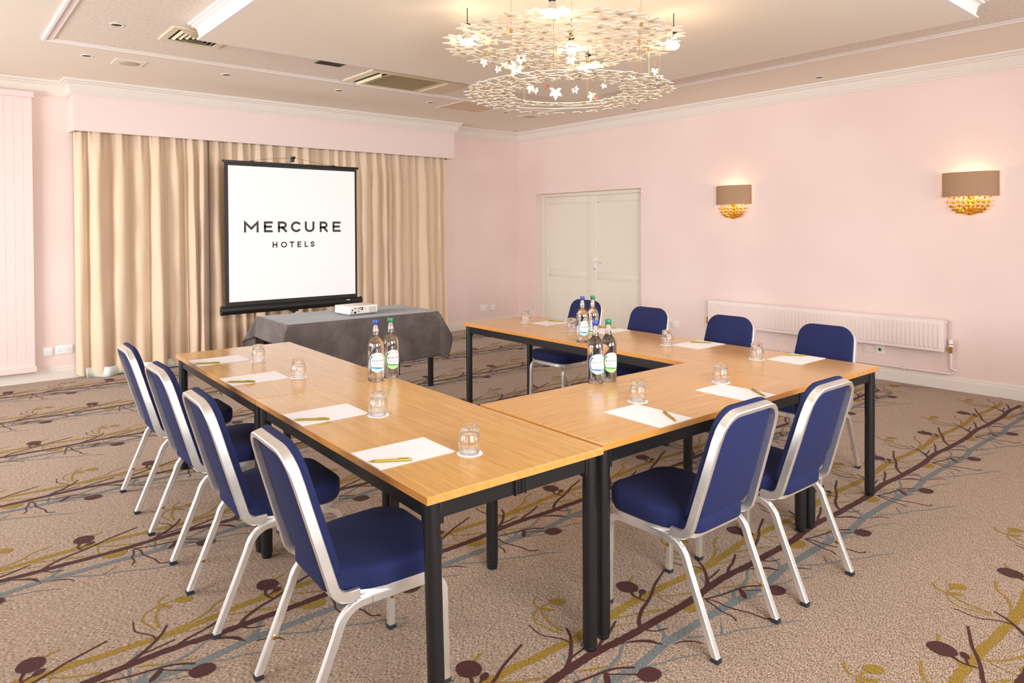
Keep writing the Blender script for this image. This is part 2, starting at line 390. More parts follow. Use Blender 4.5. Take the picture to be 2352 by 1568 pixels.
# double door in its recess
DX = .145
bm = BM()
for a, b, c, d in ((DY0-.05, DY0, 0, DZ), (DY1, DY1+.05, 0, DZ), (DY1+.05, DY0-.05, DZ-.05, DZ)):
    box(bm, DX-.012, T, a, b, c, d, .003)
door = struct(link('door_1', bm, DOORP, smooth=30), 'ivory panelled double door recessed in right wall')
yc = (DY0+DY1)/2-.02
for k, (ya, yb) in enumerate(((yc, DY0-.052), (DY1+.052, yc-.003))):
    bm = BM(); X = DX
    box(bm, X+.012, X+.04, ya, yb, .01, DZ-.052)
    st = .095
    for a, b, c, d in ((ya, ya+st, .01, DZ-.052), (yb-st, yb, .01, DZ-.052), (ya+st, yb-st, DZ-.052-st, DZ-.052), (ya+st, yb-st, .01, .13), (ya+st, yb-st, .79, .875)):
        box(bm, X, X+.02, a, b, c, d, .004)
    for z0, z1 in ((.13, .79), (.875, DZ-.052-st)):
        for a, b, c, d in ((ya+st, ya+st+.014, z0, z1), (yb-st-.014, yb-st, z0, z1), (ya+st, yb-st, z0, z0+.014), (ya+st, yb-st, z1-.014, z1)):
            box(bm, X+.006, X+.014, a, b, c, d, .003)
    if k == 0: box(bm, X-.010, X, ya-.03, ya+.03, .01, DZ-.052, .003)
    dl = link('door_leaf', bm, DOORP, door, smooth=30)
    if k == 1:
        bm = BM(); y0 = yc-.052
        box(bm, X-.008, X, y0-.018, y0+.018, .87, 1.09, .003)
        cyl(bm, (X-.045, y0, 1.03), (X, y0, 1.03), .008)
        tube(bm, [(X-.045, y0+.02, 1.035), (X-.047, y0-.03, 1.03), (X-.045, y0-.085, 1.018), (X-.036, y0-.11, 1.01)], .008)
        cyl(bm, (X-.010, y0, .93), (X-.008, y0, .93), .007, mi=1); box(bm, X-.0105, X-.008, y0-.003, y0+.003, .905, .93, mi=1)
        link('handle', bm, [WHITEP, VENTD], dl, smooth=30)

# ------------------------------------------------------------------ carpet branches
from_motif = True

STROKES=[('b',0.034,0.03,[(-0.202,-0.231),(-0.093,-0.236),(0.021,-0.241),(0.135,-0.24),(0.233,-0.233),(0.386,-0.231),(0.49,-0.243),(0.598,-0.249)]),('b',0.016,0.009,[(-0.2,-0.232),(-0.166,-0.194),(-0.096,-0.152),(-0.025,-0.126),(0.044,-0.095),(0.093,-0.067),(0.152,-0.044),(0.234,-0.012)]),('b',0.008,0.012,[(-0.022,-0.124),(-0.034,-0.097),(-0.034,-0.063),(-0.018,-0.032)]),('b',0.008,0.008,[(-0.034,-0.091),(0.002,-0.071)]),('b',0.014,0.008,[(0.386,-0.231),(0.459,-0.191),(0.529,-0.17),(0.61,-0.134)]),('b',0.018,0.009,[(0.229,-0.23),(0.304,-0.186),(0.363,-0.135),(0.404,-0.091),(0.43,-0.045)]),('b',0.009,0.007,[(0.316,-0.183),(0.367,-0.177),(0.429,-0.165)]),('b',0.008,0.004,[(0.372,-0.13),(0.372,-0.09),(0.347,-0.049),(0.326,-0.011),(0.336,0.064)]),('b',0.01,0.005,[(-0.188,-0.252),(-0.163,-0.278),(-0.119,-0.291)]),('b',0.006,0.02,[(-0.309,-0.25),(-0.26,-0.278),(-0.232,-0.306)]),('b',0.02,0.004,[(-0.232,-0.306),(-0.225,-0.326),(-0.215,-0.343)]),('b',0.004,0.01,[(-0.184,-0.369),(-0.154,-0.376),(-0.132,-0.389)]),('b',0.01,0.003,[(-0.132,-0.389),(-0.111,-0.408),(-0.101,-0.435)]),('b',0.008,0.008,[(0.169,-0.269),(0.186,-0.305),(0.184,-0.352),(0.196,-0.393),(0.217,-0.448),(0.221,-0.497),(0.255,-0.515)]),('b',0.008,0.006,[(0.162,-0.274),(0.153,-0.321),(0.138,-0.36),(0.14,-0.403),(0.121,-0.436)]),('b',0.008,0.012,[(0.163,-0.263),(0.208,-0.28),(0.266,-0.295),(0.318,-0.304),(0.388,-0.323),(0.442,-0.363)]),('b',0.006,0.008,[(0.339,-0.322),(0.381,-0.358),(0.43,-0.4)]),('o',0.034,0.034,[(-0.229,-0.101),(-0.095,-0.089),(-0.013,-0.092),(0.085,-0.095),(0.18,-0.093),(0.295,-0.103),(0.387,-0.103),(0.524,-0.111),(0.621,-0.108),(0.77,-0.099)]),('o',0.012,0.01,[(0.403,-0.103),(0.506,-0.082),(0.586,-0.048),(0.626,-0.007),(0.71,0.023)]),('o',0.01,0.003,[(0.578,-0.041),(0.61,-0.062)]),('o',0.01,0.005,[(0.411,-0.11),(0.502,-0.147),(0.587,-0.157),(0.653,-0.185)]),('o',0.01,0.005,[(0.616,-0.111),(0.686,-0.148),(0.773,-0.178),(0.836,-0.216)]),('o',0.014,0.006,[(0.625,-0.111),(0.661,-0.083),(0.693,-0.072)]),('o',0.008,0.012,[(0.035,-0.116),(0.087,-0.161),(0.151,-0.192),(0.179,-0.204)]),('o',0.006,0.006,[(0.042,-0.128),(0.028,-0.182),(0.035,-0.22)]),('o',0.01,0.006,[(-0.228,-0.111),(-0.176,-0.14),(-0.121,-0.156),(-0.069,-0.19),(-0.016,-0.209)]),('o',0.014,0.006,[(0.032,0.021),(0.067,0.034),(0.091,0.045)]),('o',0.016,0.008,[(-0.075,-0.084),(-0.036,-0.062),(-0.012,-0.036)]),('o',0.01,0.006,[(0.284,-0.253),(0.339,-0.281),(0.398,-0.308),(0.458,-0.334)]),('g',0.034,0.034,[(-0.218,-0.345),(-0.074,-0.349),(0.068,-0.352),(0.173,-0.358),(0.324,-0.367),(0.472,-0.377),(0.644,-0.361)]),('g',0.02,0.008,[(-0.212,-0.341),(-0.172,-0.321),(-0.147,-0.287),(-0.124,-0.249),(-0.056,-0.216)]),('g',0.018,0.008,[(0.251,-0.35),(0.31,-0.309),(0.387,-0.304),(0.452,-0.286),(0.505,-0.255),(0.571,-0.233)]),('g',0.01,0.008,[(0.241,-0.341),(0.252,-0.283),(0.271,-0.218),(0.307,-0.151)]),('g',0.006,0.005,[(0.249,-0.326),(0.237,-0.282),(0.222,-0.224)]),('g',0.01,0.006,[(-0.11,-0.374),(-0.041,-0.423),(0.0,-0.448),(0.073,-0.472),(0.13,-0.502),(0.192,-0.536),(0.248,-0.554),(0.328,-0.602)]),('g',0.008,0.005,[(0.0,-0.448),(0.039,-0.425),(0.07,-0.399)]),('g',0.008,0.006,[(-0.355,-0.387),(-0.304,-0.41),(-0.246,-0.423),(-0.158,-0.468)]),('g',0.008,0.005,[(0.29,-0.371),(0.333,-0.386),(0.38,-0.408),(0.45,-0.428),(0.519,-0.446)]),('o',0.01,0.01,[(-0.438,-0.045),(-0.432,0.017),(-0.421,0.066),(-0.395,0.116)]),('o',0.008,0.008,[(-0.45,-0.057),(-0.464,-0.001),(-0.474,0.053),(-0.448,0.1),(-0.401,0.121)]),('o',0.012,0.007,[(-0.391,0.119),(-0.389,0.161),(-0.344,0.193)]),('o',0.01,0.008,[(-0.393,0.121),(-0.363,0.126),(-0.337,0.116)])]
BLOBS=[('b',0.0,0.0,0.044,0.048,-0.28),('b',0.016,-0.066,0.014,0.023,-1.04),('b',0.451,-0.418,0.037,0.044,-1.49),('b',0.322,-0.343,0.039,0.011,-2.34),('o',0.086,-0.258,0.052,0.046,-0.11),('o',-0.306,0.11,0.035,0.026,-0.71),('o',-0.376,0.094,0.026,0.012,-0.9)]
PERX, ORX, ORY = .84, -5.04, -6.41
def smooth_line(pts, step=.018):
    P = [Vector((x, y)) for x, y in pts]; out = []
    for i in range(len(P)-1):
        p0 = P[max(i-1, 0)]; p1 = P[i]; p2 = P[i+1]; p3 = P[min(i+2, len(P)-1)]
        n = max(2, int((p2-p1).length/step))
        for k in range(n):
            t = k/n
            out.append(.5*((2*p1)+(p2-p0)*t+(2*p0-5*p1+4*p2-p3)*t*t+(3*p1-p0-3*p2+p3)*t**3))
    out.append(P[-1]); return out
rw = random.Random(5)
MOT = {'b': [], 'o': [], 'g': []}
for c, w0, w1, pts in STROKES:
    trunk = w0 > .03
    P = smooth_line(pts)
    if trunk:   # make the trunk end exactly where the next repeat begins
        d = Vector((PERX, 0))-(P[-1]-P[0]); n = len(P)-1
        P = [p+d*(i/n) for i, p in enumerate(P)]
    n = len(P)-1; L, R = [], []
    for i, p in enumerate(P):
        t = (P[min(i+1, n)]-P[max(i-1, 0)]).normalized(); s = Vector((-t.y, t.x))
        hw = (w0+(w1-w0)*i/n)/2
        if trunk: hw = w0/2*(.92+.16*abs(math.sin(i*1.7)))*(1 if 0 < i < n else .96)
        a = hw*(1+rw.uniform(-.10, .10)); b = hw*(1+rw.uniform(-.10, .10))
        if trunk and i in (0, n): a = b = w0*.46
        L.append(p+s*a); R.append(p-s*b)
    MOT[c].append(('s', L, R))
for c, x, y, ra, rb, th in BLOBS:
    pts = []
    for k in range(22):
        a = 2*PI*k/22; q = 1+rw.uniform(-.04, .04); ex = math.copysign(abs(math.cos(a))**.9, math.cos(a))
        px, py = ra*ex*q, rb*math.sin(a)*q
        pts.append(Vector((x+px*math.cos(th)-py*math.sin(th), y+px*math.sin(th)+py*math.cos(th))))
    MOT[c].append(('b', pts, None))
ROWSHIFT = {0: 0.0, 1: -.315}
for c, nm, m, zz in (('o', 'olive_branches', CO, .0006), ('g', 'grey_branches', CG, .0009), ('b', 'burgundy_branches', CB, .0012)):
    bm = BM()
    for row in range(-4, 7):
        for k in range(-7, 8):
            ox = ORX+k*PERX+ROWSHIFT[row % 2]; oy = ORY+row*1.005
            for si, (ty, A, B) in enumerate(MOT[c]):
                z = zz+si*.000012+(.0004 if ty == 'b' else 0)
                if not all(XL < p.x+ox < -.02 and YF < p.y+oy < -.02 for p in A): continue
                if ty == 's':
                    va = [bm.verts.new((p.x+ox, p.y+oy, z)) for p in A]; vb = [bm.verts.new((p.x+ox, p.y+oy, z)) for p in B]
                    for i in range(len(va)-1): bm.faces.new((va[i], vb[i], vb[i+1], va[i+1]))
                else: bm.faces.new([bm.verts.new((p.x+ox, p.y+oy, z)) for p in A])
    for f in bm.faces:
        if f.normal.z < 0: f.normal_flip()
    me = bpy.data.meshes.new(nm); bm.normal_update()
    for f in bm.faces:
        if f.normal.z < 0: f.normal_flip()
    bm.to_mesh(me); bm.free(); me.materials.append(m)
    o = bpy.data.objects.new(nm, me); COL.objects.link(o); o.parent = floor; o['kind'] = 'stuff'

# ================================================================== tables
TH, TL, TW, TT = .73, 1.501, .746, .025
def make_table():
    root = empty('meeting_table', (0, 0, 0)); hl, hw = TL/2-.003, TW/2-.0025
    bm = BM(); box(bm, -hl, hl, -hw, hw, TH-TT, TH, .0015)
    bm.normal_update()
    for f in bm.faces: f.material_index = 0 if f.normal.z > .9 else 1
    link('tabletop', bm, [WOOD, WEDGE], root)
    iz = .028; r = .026; lx, ly = hl-iz-r*.3, hw-iz-r*.3
    for s in (-1, 1):
        bm = BM(); box(bm, -lx+.03, lx-.03, s*ly-.012, s*ly+.012, TH-TT-.058, TH-TT, .003); link('long_rail', bm, BLACKM, root)
        bm = BM(); box(bm, s*lx-.012, s*lx+.012, -ly+.03, ly-.03, TH-TT-.058, TH-TT, .003); link('end_rail', bm, BLACKM, root)
        bm = BM()
        for i in range(2):
            for k in range(7): box(bm, s*(lx+.012), s*(lx+.019), -.02+i*.022, -.002+i*.022, TH-TT-.056+k*.008, TH-TT-.051+k*.008)
        box(bm, s*(lx+.010), s*(lx+.013), -.024, .024, TH-TT-.06, TH-TT); box(bm, s*(lx+.011), s*(lx+.020), -.024, -.02, TH-TT-.06, TH-TT); box(bm, s*(lx+.011), s*(lx+.020), .02, .024, TH-TT-.06, TH-TT)
        link('linking_bracket', bm, BLACKP, root)
    for sx in (-1, 1):
        for sy in (-1, 1):
            bm = BM(); x, y = sx*lx, sy*ly
            cyl(bm, (x, y, .02), (x, y, TH-TT), r, n=24)
            box(bm, x-sx*.034, x-sx*.02, y-.016, y+.016, TH-TT-.075, TH-TT, .003); box(bm, x-.016, x+.016, y-sy*.034, y-sy*.02, TH-TT-.075, TH-TT, .003)
            lg = link('leg', bm, BLACKM, root, smooth=40)
            bm = BM(); lathe(bm, [(0, 0), (.02, 0), (.023, .004), (.023, .012), (.018, .016), (.018, .026), (0, .026)], 20, (x, y, 0)); link('foot', bm, BLACKP, lg, smooth=40)
    return tag(root, 'x', 'table', 'meeting tables in a horseshoe')
table0 = make_table()
def rowpt(o, a, u, v): return (o[0]+u*math.cos(a)-v*math.sin(a), o[1]+u*math.sin(a)+v*math.cos(a))
LR, LA = (-6.185, -6.616), -.032
T3, TA = (-5.428, -6.622), -.024
RR, RA = (-3.924, -6.665), -.025
tabs = []
specs = [(rowpt(LR, LA, TW/2, TL*.5), LA+PI/2, 'oak-topped meeting table nearest the camera, forming the near left corner of the horseshoe'),
         (rowpt(LR, LA, TW/2, TL*1.5), LA+PI/2, 'oak-topped meeting table at the far left, nearest the curtains'),
         (rowpt(T3, TA, TL/2, TW/2), TA, 'oak-topped meeting table bridging the two rows, with one bottle pair and two paper sheets'),
         (rowpt(RR, RA, TW/2, TL*.5), RA+PI/2, 'oak-topped meeting table at the right end of the horseshoe, nearest the radiator'),
         (rowpt(RR, RA, TW/2, TL*1.5), RA+PI/2, 'oak-topped meeting table in front of the ivory double door')]
for i, (p, a, lb) in enumerate(specs):
    if i == 0: table0.location = (*p, 0); table0.rotation_euler = (0, 0, a); table0['label'] = lb
    else: dup(table0, (*p, .003 if i == 2 else 0), a, lb)

# ================================================================== chairs
def make_chair():
    root = empty('banquet_chair', (0, 0, 0))
    hx = .195
    # side view path in (y, z): legs with bent tops
    front = [(.25, .012), (.243, .28)]+arc(.185, .31, .058, 10, 80, 5)+[(.17, .37)]
    rear = [(-.25, .012), (-.135, .285)]+arc(-.045, .285, .085, 160, 100, 5)+[(-.02, .37)]
    for s in (-1, 1):
        for path in (front, rear):
            bm = BM(); rsweep(bm, [(s*hx, y, z) for y, z in path], (1, 0, 0), .026, .024)
            lg = link('leg', bm, ALU, root, smooth=30)
            y0 = path[0][0]; bm = BM()
            box(bm, s*hx-.0135, s*hx+.0135, y0-.0145, y0+.0145, 0, .016, .002); link('rubber_foot', bm, RUBBER, lg)
            t = .45; ym = path[0][0]+(path[1][0]-path[0][0])*t; zm = path[1][1]*t
            bm = BM(); cyl(bm, (s*(hx-.012), ym, zm), (s*(hx-.018), ym, zm), .007, n=10); link('bumper', bm, BRASS, lg)
        bm = BM(); rsweep(bm, [(s*hx, .172, .37), (s*hx, -.022, .37)], (1, 0, 0), .026, .024); link('side_rail', bm, ALU, root, smooth=30)
    # back frame: inverted U that curls forward under the seat at both ends
    lean0 = Vector((0, -.14, .42)); lean1 = Vector((0, -.272, .868)); ld = (lean1-lean0).normalized(); dn = Vector((0, ld.z, -ld.y))   # dn points forward
    H = (lean1-lean0).length
    P, D = [], []
    def add(p, d): P.append(Vector(p)); D.append(Vector(d))
    low = [(-.05, .392), (-.085, .383)]+[(-.085+.0*k, 0) for k in []]
    seg = []; P0 = lean0+ld*.018; rj = .056; cj = P0+dn*rj
    for k in range(7):
        q = math.radians(k*12.5); p = cj-dn*rj*math.cos(q)-ld*rj*math.sin(q); d = (cj-p).normalized(); seg.append((p.y, p.z, tuple(d)))
    seg.append((seg[-1][0]+.03, seg[-1][1], (0, 0, 1))); seg = seg[::-1]
    x0, x1, rc = .195, .175, .08
    def lp(x, h): q = lean0+ld*h; return (x, q.y, q.z)
    for y, z, d in seg: add((x0, y, z), d)
    add(lp(x0-.001, .05), dn)
    add(lp(x1+.004, H-rc-.03), dn)
    for k in range(7):
        a = math.radians(k*15); add(lp(x1-rc+rc*math.cos(a), H-rc+rc*math.sin(a)-.009), dn)
    for k in range(7):
        a = math.radians(90+k*15); add(lp(-x1+rc+rc*math.cos(a), H-rc+rc*math.sin(a)-.009), dn)
    add(lp(-x1-.004, H-rc-.03), dn); add(lp(-x0+.002, .05), dn)
    for y, z, d in seg[::-1]: add((-x0, y, z), d)
    bm = BM(); rsweep(bm, P, D, .019, .034, .003); link('back_frame', bm, ALU, root, smooth=30)
    # padded backrest in front of the frame
    def outline(xb, xt, h0, h1, rb, rt, n=6, sag=0):
        pts = arc(xb-rb, h0+rb, rb, -90, 0, n)+arc(xt-rt, h1-rt, rt, 0, 90, n)
        L = [(-x, h) for x, h in pts[::-1]]
        return pts+L
    def pad(rings):
        bm = BM(); R = []
        for (xb, xt, h0, h1, rb, rt, off) in rings:
            R.append([tuple(lean0+ld*h+dn*off+Vector((x, 0, 0))) for x, h in outline(xb, xt, h0, h1, rb, rt)])
        loft(bm, R); return bm
    b = pad([(.188, .168, .02, H-.004, .05, .08, .013), (.195, .175, .013, H+.004, .052, .086, .018), (.196, .176, .012, H+.005, .052, .086, .030), (.192, .172, .016, H+.001, .05, .084, .039), (.180, .160, .030, H-.012, .045, .076, .044), (.135, .115, .08, H-.06, .03, .055, .047)])
    link('backrest', b, NAVY, root, smooth=60)
    bm = BM(); R = []
    for e, off in ((.022, .001), (.010, .005), (0, .014)):
        pts = arc(.135-e-.04, -.03+e+.04, .04, -90, 0, 4)+[(.148-e, .06), (.180-e, .13), (.177-e, .2)]+arc(.167-e-.074, H-.016-e*.3-.074, .074, 0, 90, 6)
        full = pts+[(-x, h) for x, h in pts[::-1]]
        R.append([tuple(lean0+ld*h+dn*off+Vector((x, 0, 0))) for x, h in full])
    loft(bm, R); b = bm
    link('back_panel', b, NAVY, root, smooth=60)
    # seat
    def so(hw, yr, yf, rr, rf):
        pts = arc(hw-rf, yf-rf, rf, 0, 90, 7); L = [(-x, y) for x, y in pts[::-1]]
        q = [(-hw*.99, yr+.17), (-hw*.93, yr+.12)]+arc(-hw*.76+rr*.7, yr+rr*.7, rr*.7, 180, 270, 6); q2 = [(-x, y) for x, y in q[::-1]]
        out = pts+L+q+q2
        return [(x, y+.010*(1-(x/hw)**2) if y > yf-.03 else y) for x, y in out]
    bm = BM()
    def zz(y, z): return z+.012*(y+.2)/.45
    R = []
    for hw, yr, yf, rr, rf, z in ((.200, -.135, .252, .07, .085, .388), (.209, -.144, .262, .08, .09, .394), (.213, -.149, .266, .085, .095, .402), (.214, -.150, .267, .085, .095, .440), (.2125, -.149, .266, .084, .094, .452), (.206, -.143, .260, .08, .09, .461), (.19, -.128, .244, .068, .078, .466), (.13, -.07, .18, .05, .06, .470)):
        R.append([(x, y, zz(y, z)) for x, y in so(hw, yr, yf, rr, rf)])
    loft(bm, R); link('seat', bm, NAVY, root, smooth=60)
    # aluminium seat frame band
    bm = BM(); ol = so(.203, -.12, .256, .05, .085)
    pts = [(x, y, .386) for x, y in ol]; pts.append(pts[0])
    rsweep(bm, pts, (0, 0, 1), .012, .026, .002); link('seat_frame', bm, ALU, root, smooth=30)
    bm = BM(); box(bm, -.165, .165, -.07, .19, .383, .394); link('seat_base', bm, BLACKP, root)
    return tag(root, 'x', 'chair', 'navy banquet chairs around the meeting tables')
chair0 = make_chair()
chairs = [(-6.190, -4.035, -1.595, 'farthest navy chair of the left row, in front of the long curtains'),
          (-6.202, -4.750, -1.57, 'second navy chair from the curtains in the left row'),
          (-6.227, -5.470, -1.61, 'navy chair in the left row just behind the nearest one'),
          (-6.215, -6.200, -1.63, 'large navy chair in the left foreground, nearest the camera'),
          (-4.998, -6.69, -.02, 'navy chair in the right foreground with its back to the camera, nearer of two'),
          (-4.408, -6.715, -.02, 'navy chair with its back to the camera, overlapping the right table corner'),
          (-3.05, -4.10, PI/2, 'navy chair half hidden behind the farthest bottle pair, by the double door'),
          (-3.10, -4.83, PI/2, 'navy chair beside the small wall sockets, between door and radiator'),
          (-3.10, -5.55, PI/2, 'navy chair in front of the left part of the white radiator'),
          (-3.06, -6.215, PI/2, 'navy chair in front of the right end of the radiator, by the right table end')]
for i, (x, y, a, lb) in enumerate(chairs):
    if i == 0: chair0.location = (x, y, 0); chair0.rotation_euler = (0, 0, a); chair0['label'] = lb
    else: dup(chair0, (x, y, 0), a, lb)

# ================================================================== things on the tables
Z0 = TH+.0005
def zt(i): return Z0+(.003 if i == 2 else 0)
papers = [(-5.949, -4.029, LA, 0, 'farthest paper sheet on the left tables, beside the end glass'),
          (-5.970, -4.666, LA, 0, 'paper sheet second from the curtains on the left tables'),
          (-6.000, -5.571, LA, 0, 'paper sheet on the near left table, nearer its seam'),
          (-6.019, -6.218, LA, 0, 'largest white paper sheet, in front of the nearest chair'),
          (-4.993, -6.480, TA+PI/2, 2, 'paper sheet in front of the nearer right foreground chair'),
          (-4.361, -6.500, TA+PI/2, 2, 'paper sheet on the bridging table near its right end'),
          (-3.290, -4.172, RA, 3, 'farthest paper sheet, in front of the chair by the double door'),
          (-3.290, -4.755, RA, 3, 'paper sheet partly hidden behind the green-capped bottle on the bridging table'),
          (-3.315, -5.592, RA, 3, 'paper sheet in front of the chair at the left part of the radiator'),
          (-3.320, -6.268, RA, 3, 'paper sheet on the right table nearest its end')]
bm = BM()
for k in range(3): box(bm, -.1485, .1485, -.105, .105, k*.0007, k*.0007+.0005)
p0 = link('paper_sheet', bm, PAPER)
for i, (x, y, a, ti, lb) in enumerate(papers):
    o = p0 if i == 0 else p0.copy()
    if i: COL.objects.link(o)
    o.location = (x, y, zt(ti)); o.rotation_euler = (0, 0, a); tag(o, lb, 'paper', 'A4 paper sheets on the meeting tables')
def make_pen():
    root = empty('ballpoint_pen', (0, 0, 0))
    bm = BM(); r = .0048
    cyl(bm, (-.052, 0, r), (.062, 0, r), r, n=8); link('barrel', bm, PENG, root, smooth=30)
    bm = BM(); cyl(bm, (-.072, 0, r*.8), (-.052, 0, r), .0012, r, n=8); link('tip', bm, PENG, root, smooth=30)
    bm = BM(); cyl(bm, (.063, 0, r), (.073, 0, r), r*.9, n=8); link('push_button', bm, PENG, root, smooth=30)
    bm = BM(); box(bm, .025, .062, -.0018, .0018, 2*r+.0008, 2*r+.002); box(bm, .058, .062, -.0018, .0018, r, 2*r+.002); link('clip', bm, PENG, root)
    return tag(root, 'x', 'pen', 'olive gold pens on the paper sheets')
pen0 = make_pen()
pens = [((-6.103, -4.067), (-5.980, -4.140), 0, 'olive gold pen on the farthest left paper sheet'),
        ((-6.122, -4.686), (-6.007, -4.774), 0, 'olive gold pen on the second left paper sheet'),
        ((-6.150, -5.587), (-6.032, -5.672), 0, 'olive gold pen on the near left table, farther of two'),
        ((-6.168, -6.239), (-6.044, -6.317), 0, 'olive gold pen nearest the camera, on the largest paper sheet'),
        ((-4.998, -6.631), (-4.911, -6.498), 2, 'olive gold pen pointing at the nearer right foreground chair'),
        ((-4.352, -6.655), (-4.259, -6.521), 2, 'olive gold pen on the bridging table near its right end'),
        ((-3.198, -4.215), (-3.272, -4.094), 3, 'olive gold pen on the farthest sheet by the double door'),
        ((-3.174, -4.76), (-3.248, -4.64), 3, 'olive gold pen partly hidden behind bottles on the right row'),
        ((-3.219, -5.635), (-3.298, -5.517), 3, 'olive gold pen in front of the chair at the left part of the radiator'),
        ((-3.200, -6.280), (-3.288, -6.165), 3, 'olive gold pen on the right table nearest its end')]
for i, (a, b, ti, lb) in enumerate(pens):
    loc = ((a[0]+b[0])/2, (a[1]+b[1])/2, zt(ti)+.0022); rz = math.atan2(b[1]-a[1], b[0]-a[0])
    if i == 0: pen0.location = loc; pen0.rotation_euler = (0, 0, rz); pen0['label'] = lb
    else: dup(pen0, loc, rz, lb)

# upturned tumblers on paper coasters
gl = [(-5.772, -4.196, 0, 'farthest left', 'beside the farthest left paper sheet'), (-5.780, -4.790, 0, 'second left', 'beside the second paper sheet from the curtains'),
      (-5.838, -5.730, 0, 'near left', 'below the left bottle pair'), (-5.845, -6.375, 0, 'nearest', 'right of the largest paper sheet'),
      (-4.838, -6.305, 2, 'bridging', 'right of the middle bottle pair'), (-4.212, -6.330, 2, 'bridging right', 'on the bridging table by its right end'),
      (-3.448, -4.003, 3, 'farthest', 'at the table corner by the double door'), (-3.500, -4.590, 3, 'right far', 'left of the farthest bottle pair'),
      (-3.478, -5.458, 3, 'right middle', 'on the right row, middle of its three uncovered places'), (-3.498, -6.118, 3, 'right near', 'on the right table left of its nearest sheet')]
bm = BM(); rr = [(0, 0)]
pts = []
for k in range(48):
    a = 2*PI*k/48; r = .0455*(1+.012*math.sin(a*12)); pts.append((r*math.cos(a), r*math.sin(a)))
prism(bm, pts, 0, .0012); co0 = link('paper_coaster', bm, LACE)
bm = BM()
lathe(bm, [(.0335, 0), (.0345, 0), (.0385, .014), (.0405, .030), (.0400, .042), (.0365, .058), (.0330, .067), (.0325, .070), (.0330, .073), (.0330, .088), (.0318, .0935), (.028, .0955), (.024, .0945), (0, .0935)], 40)
bmesh.ops.remove_doubles(bm, verts=bm.verts, dist=1e-6)
lathe(bm, [(.0335, 0), (.0370, .014), (.0388, .030), (.0383, .042), (.0348, .057), (.0305, .067), (.028, .0735), (.020, .0765), (0, .077)], 40)
bmesh.ops.remove_doubles(bm, verts=bm.verts, dist=1e-6)
tm0 = link('tumbler', bm, THING, smooth='all')
for i, (x, y, ti, _, lb) in enumerate(gl):
    for base, nm, z, c, g in ((co0, 'white coaster under the upturned tumbler ', 0, 'coaster', 'white coasters under the tumblers'), (tm0, 'clear upturned tumbler ', .0014, 'glass', 'upturned clear tumblers')):
        o = base if i == 0 else base.copy()
        if i: COL.objects.link(o)
        o.location = (x, y, zt(ti)+z); o.rotation_euler = (0, 0, i*.7); tag(o, nm+lb, c, g)

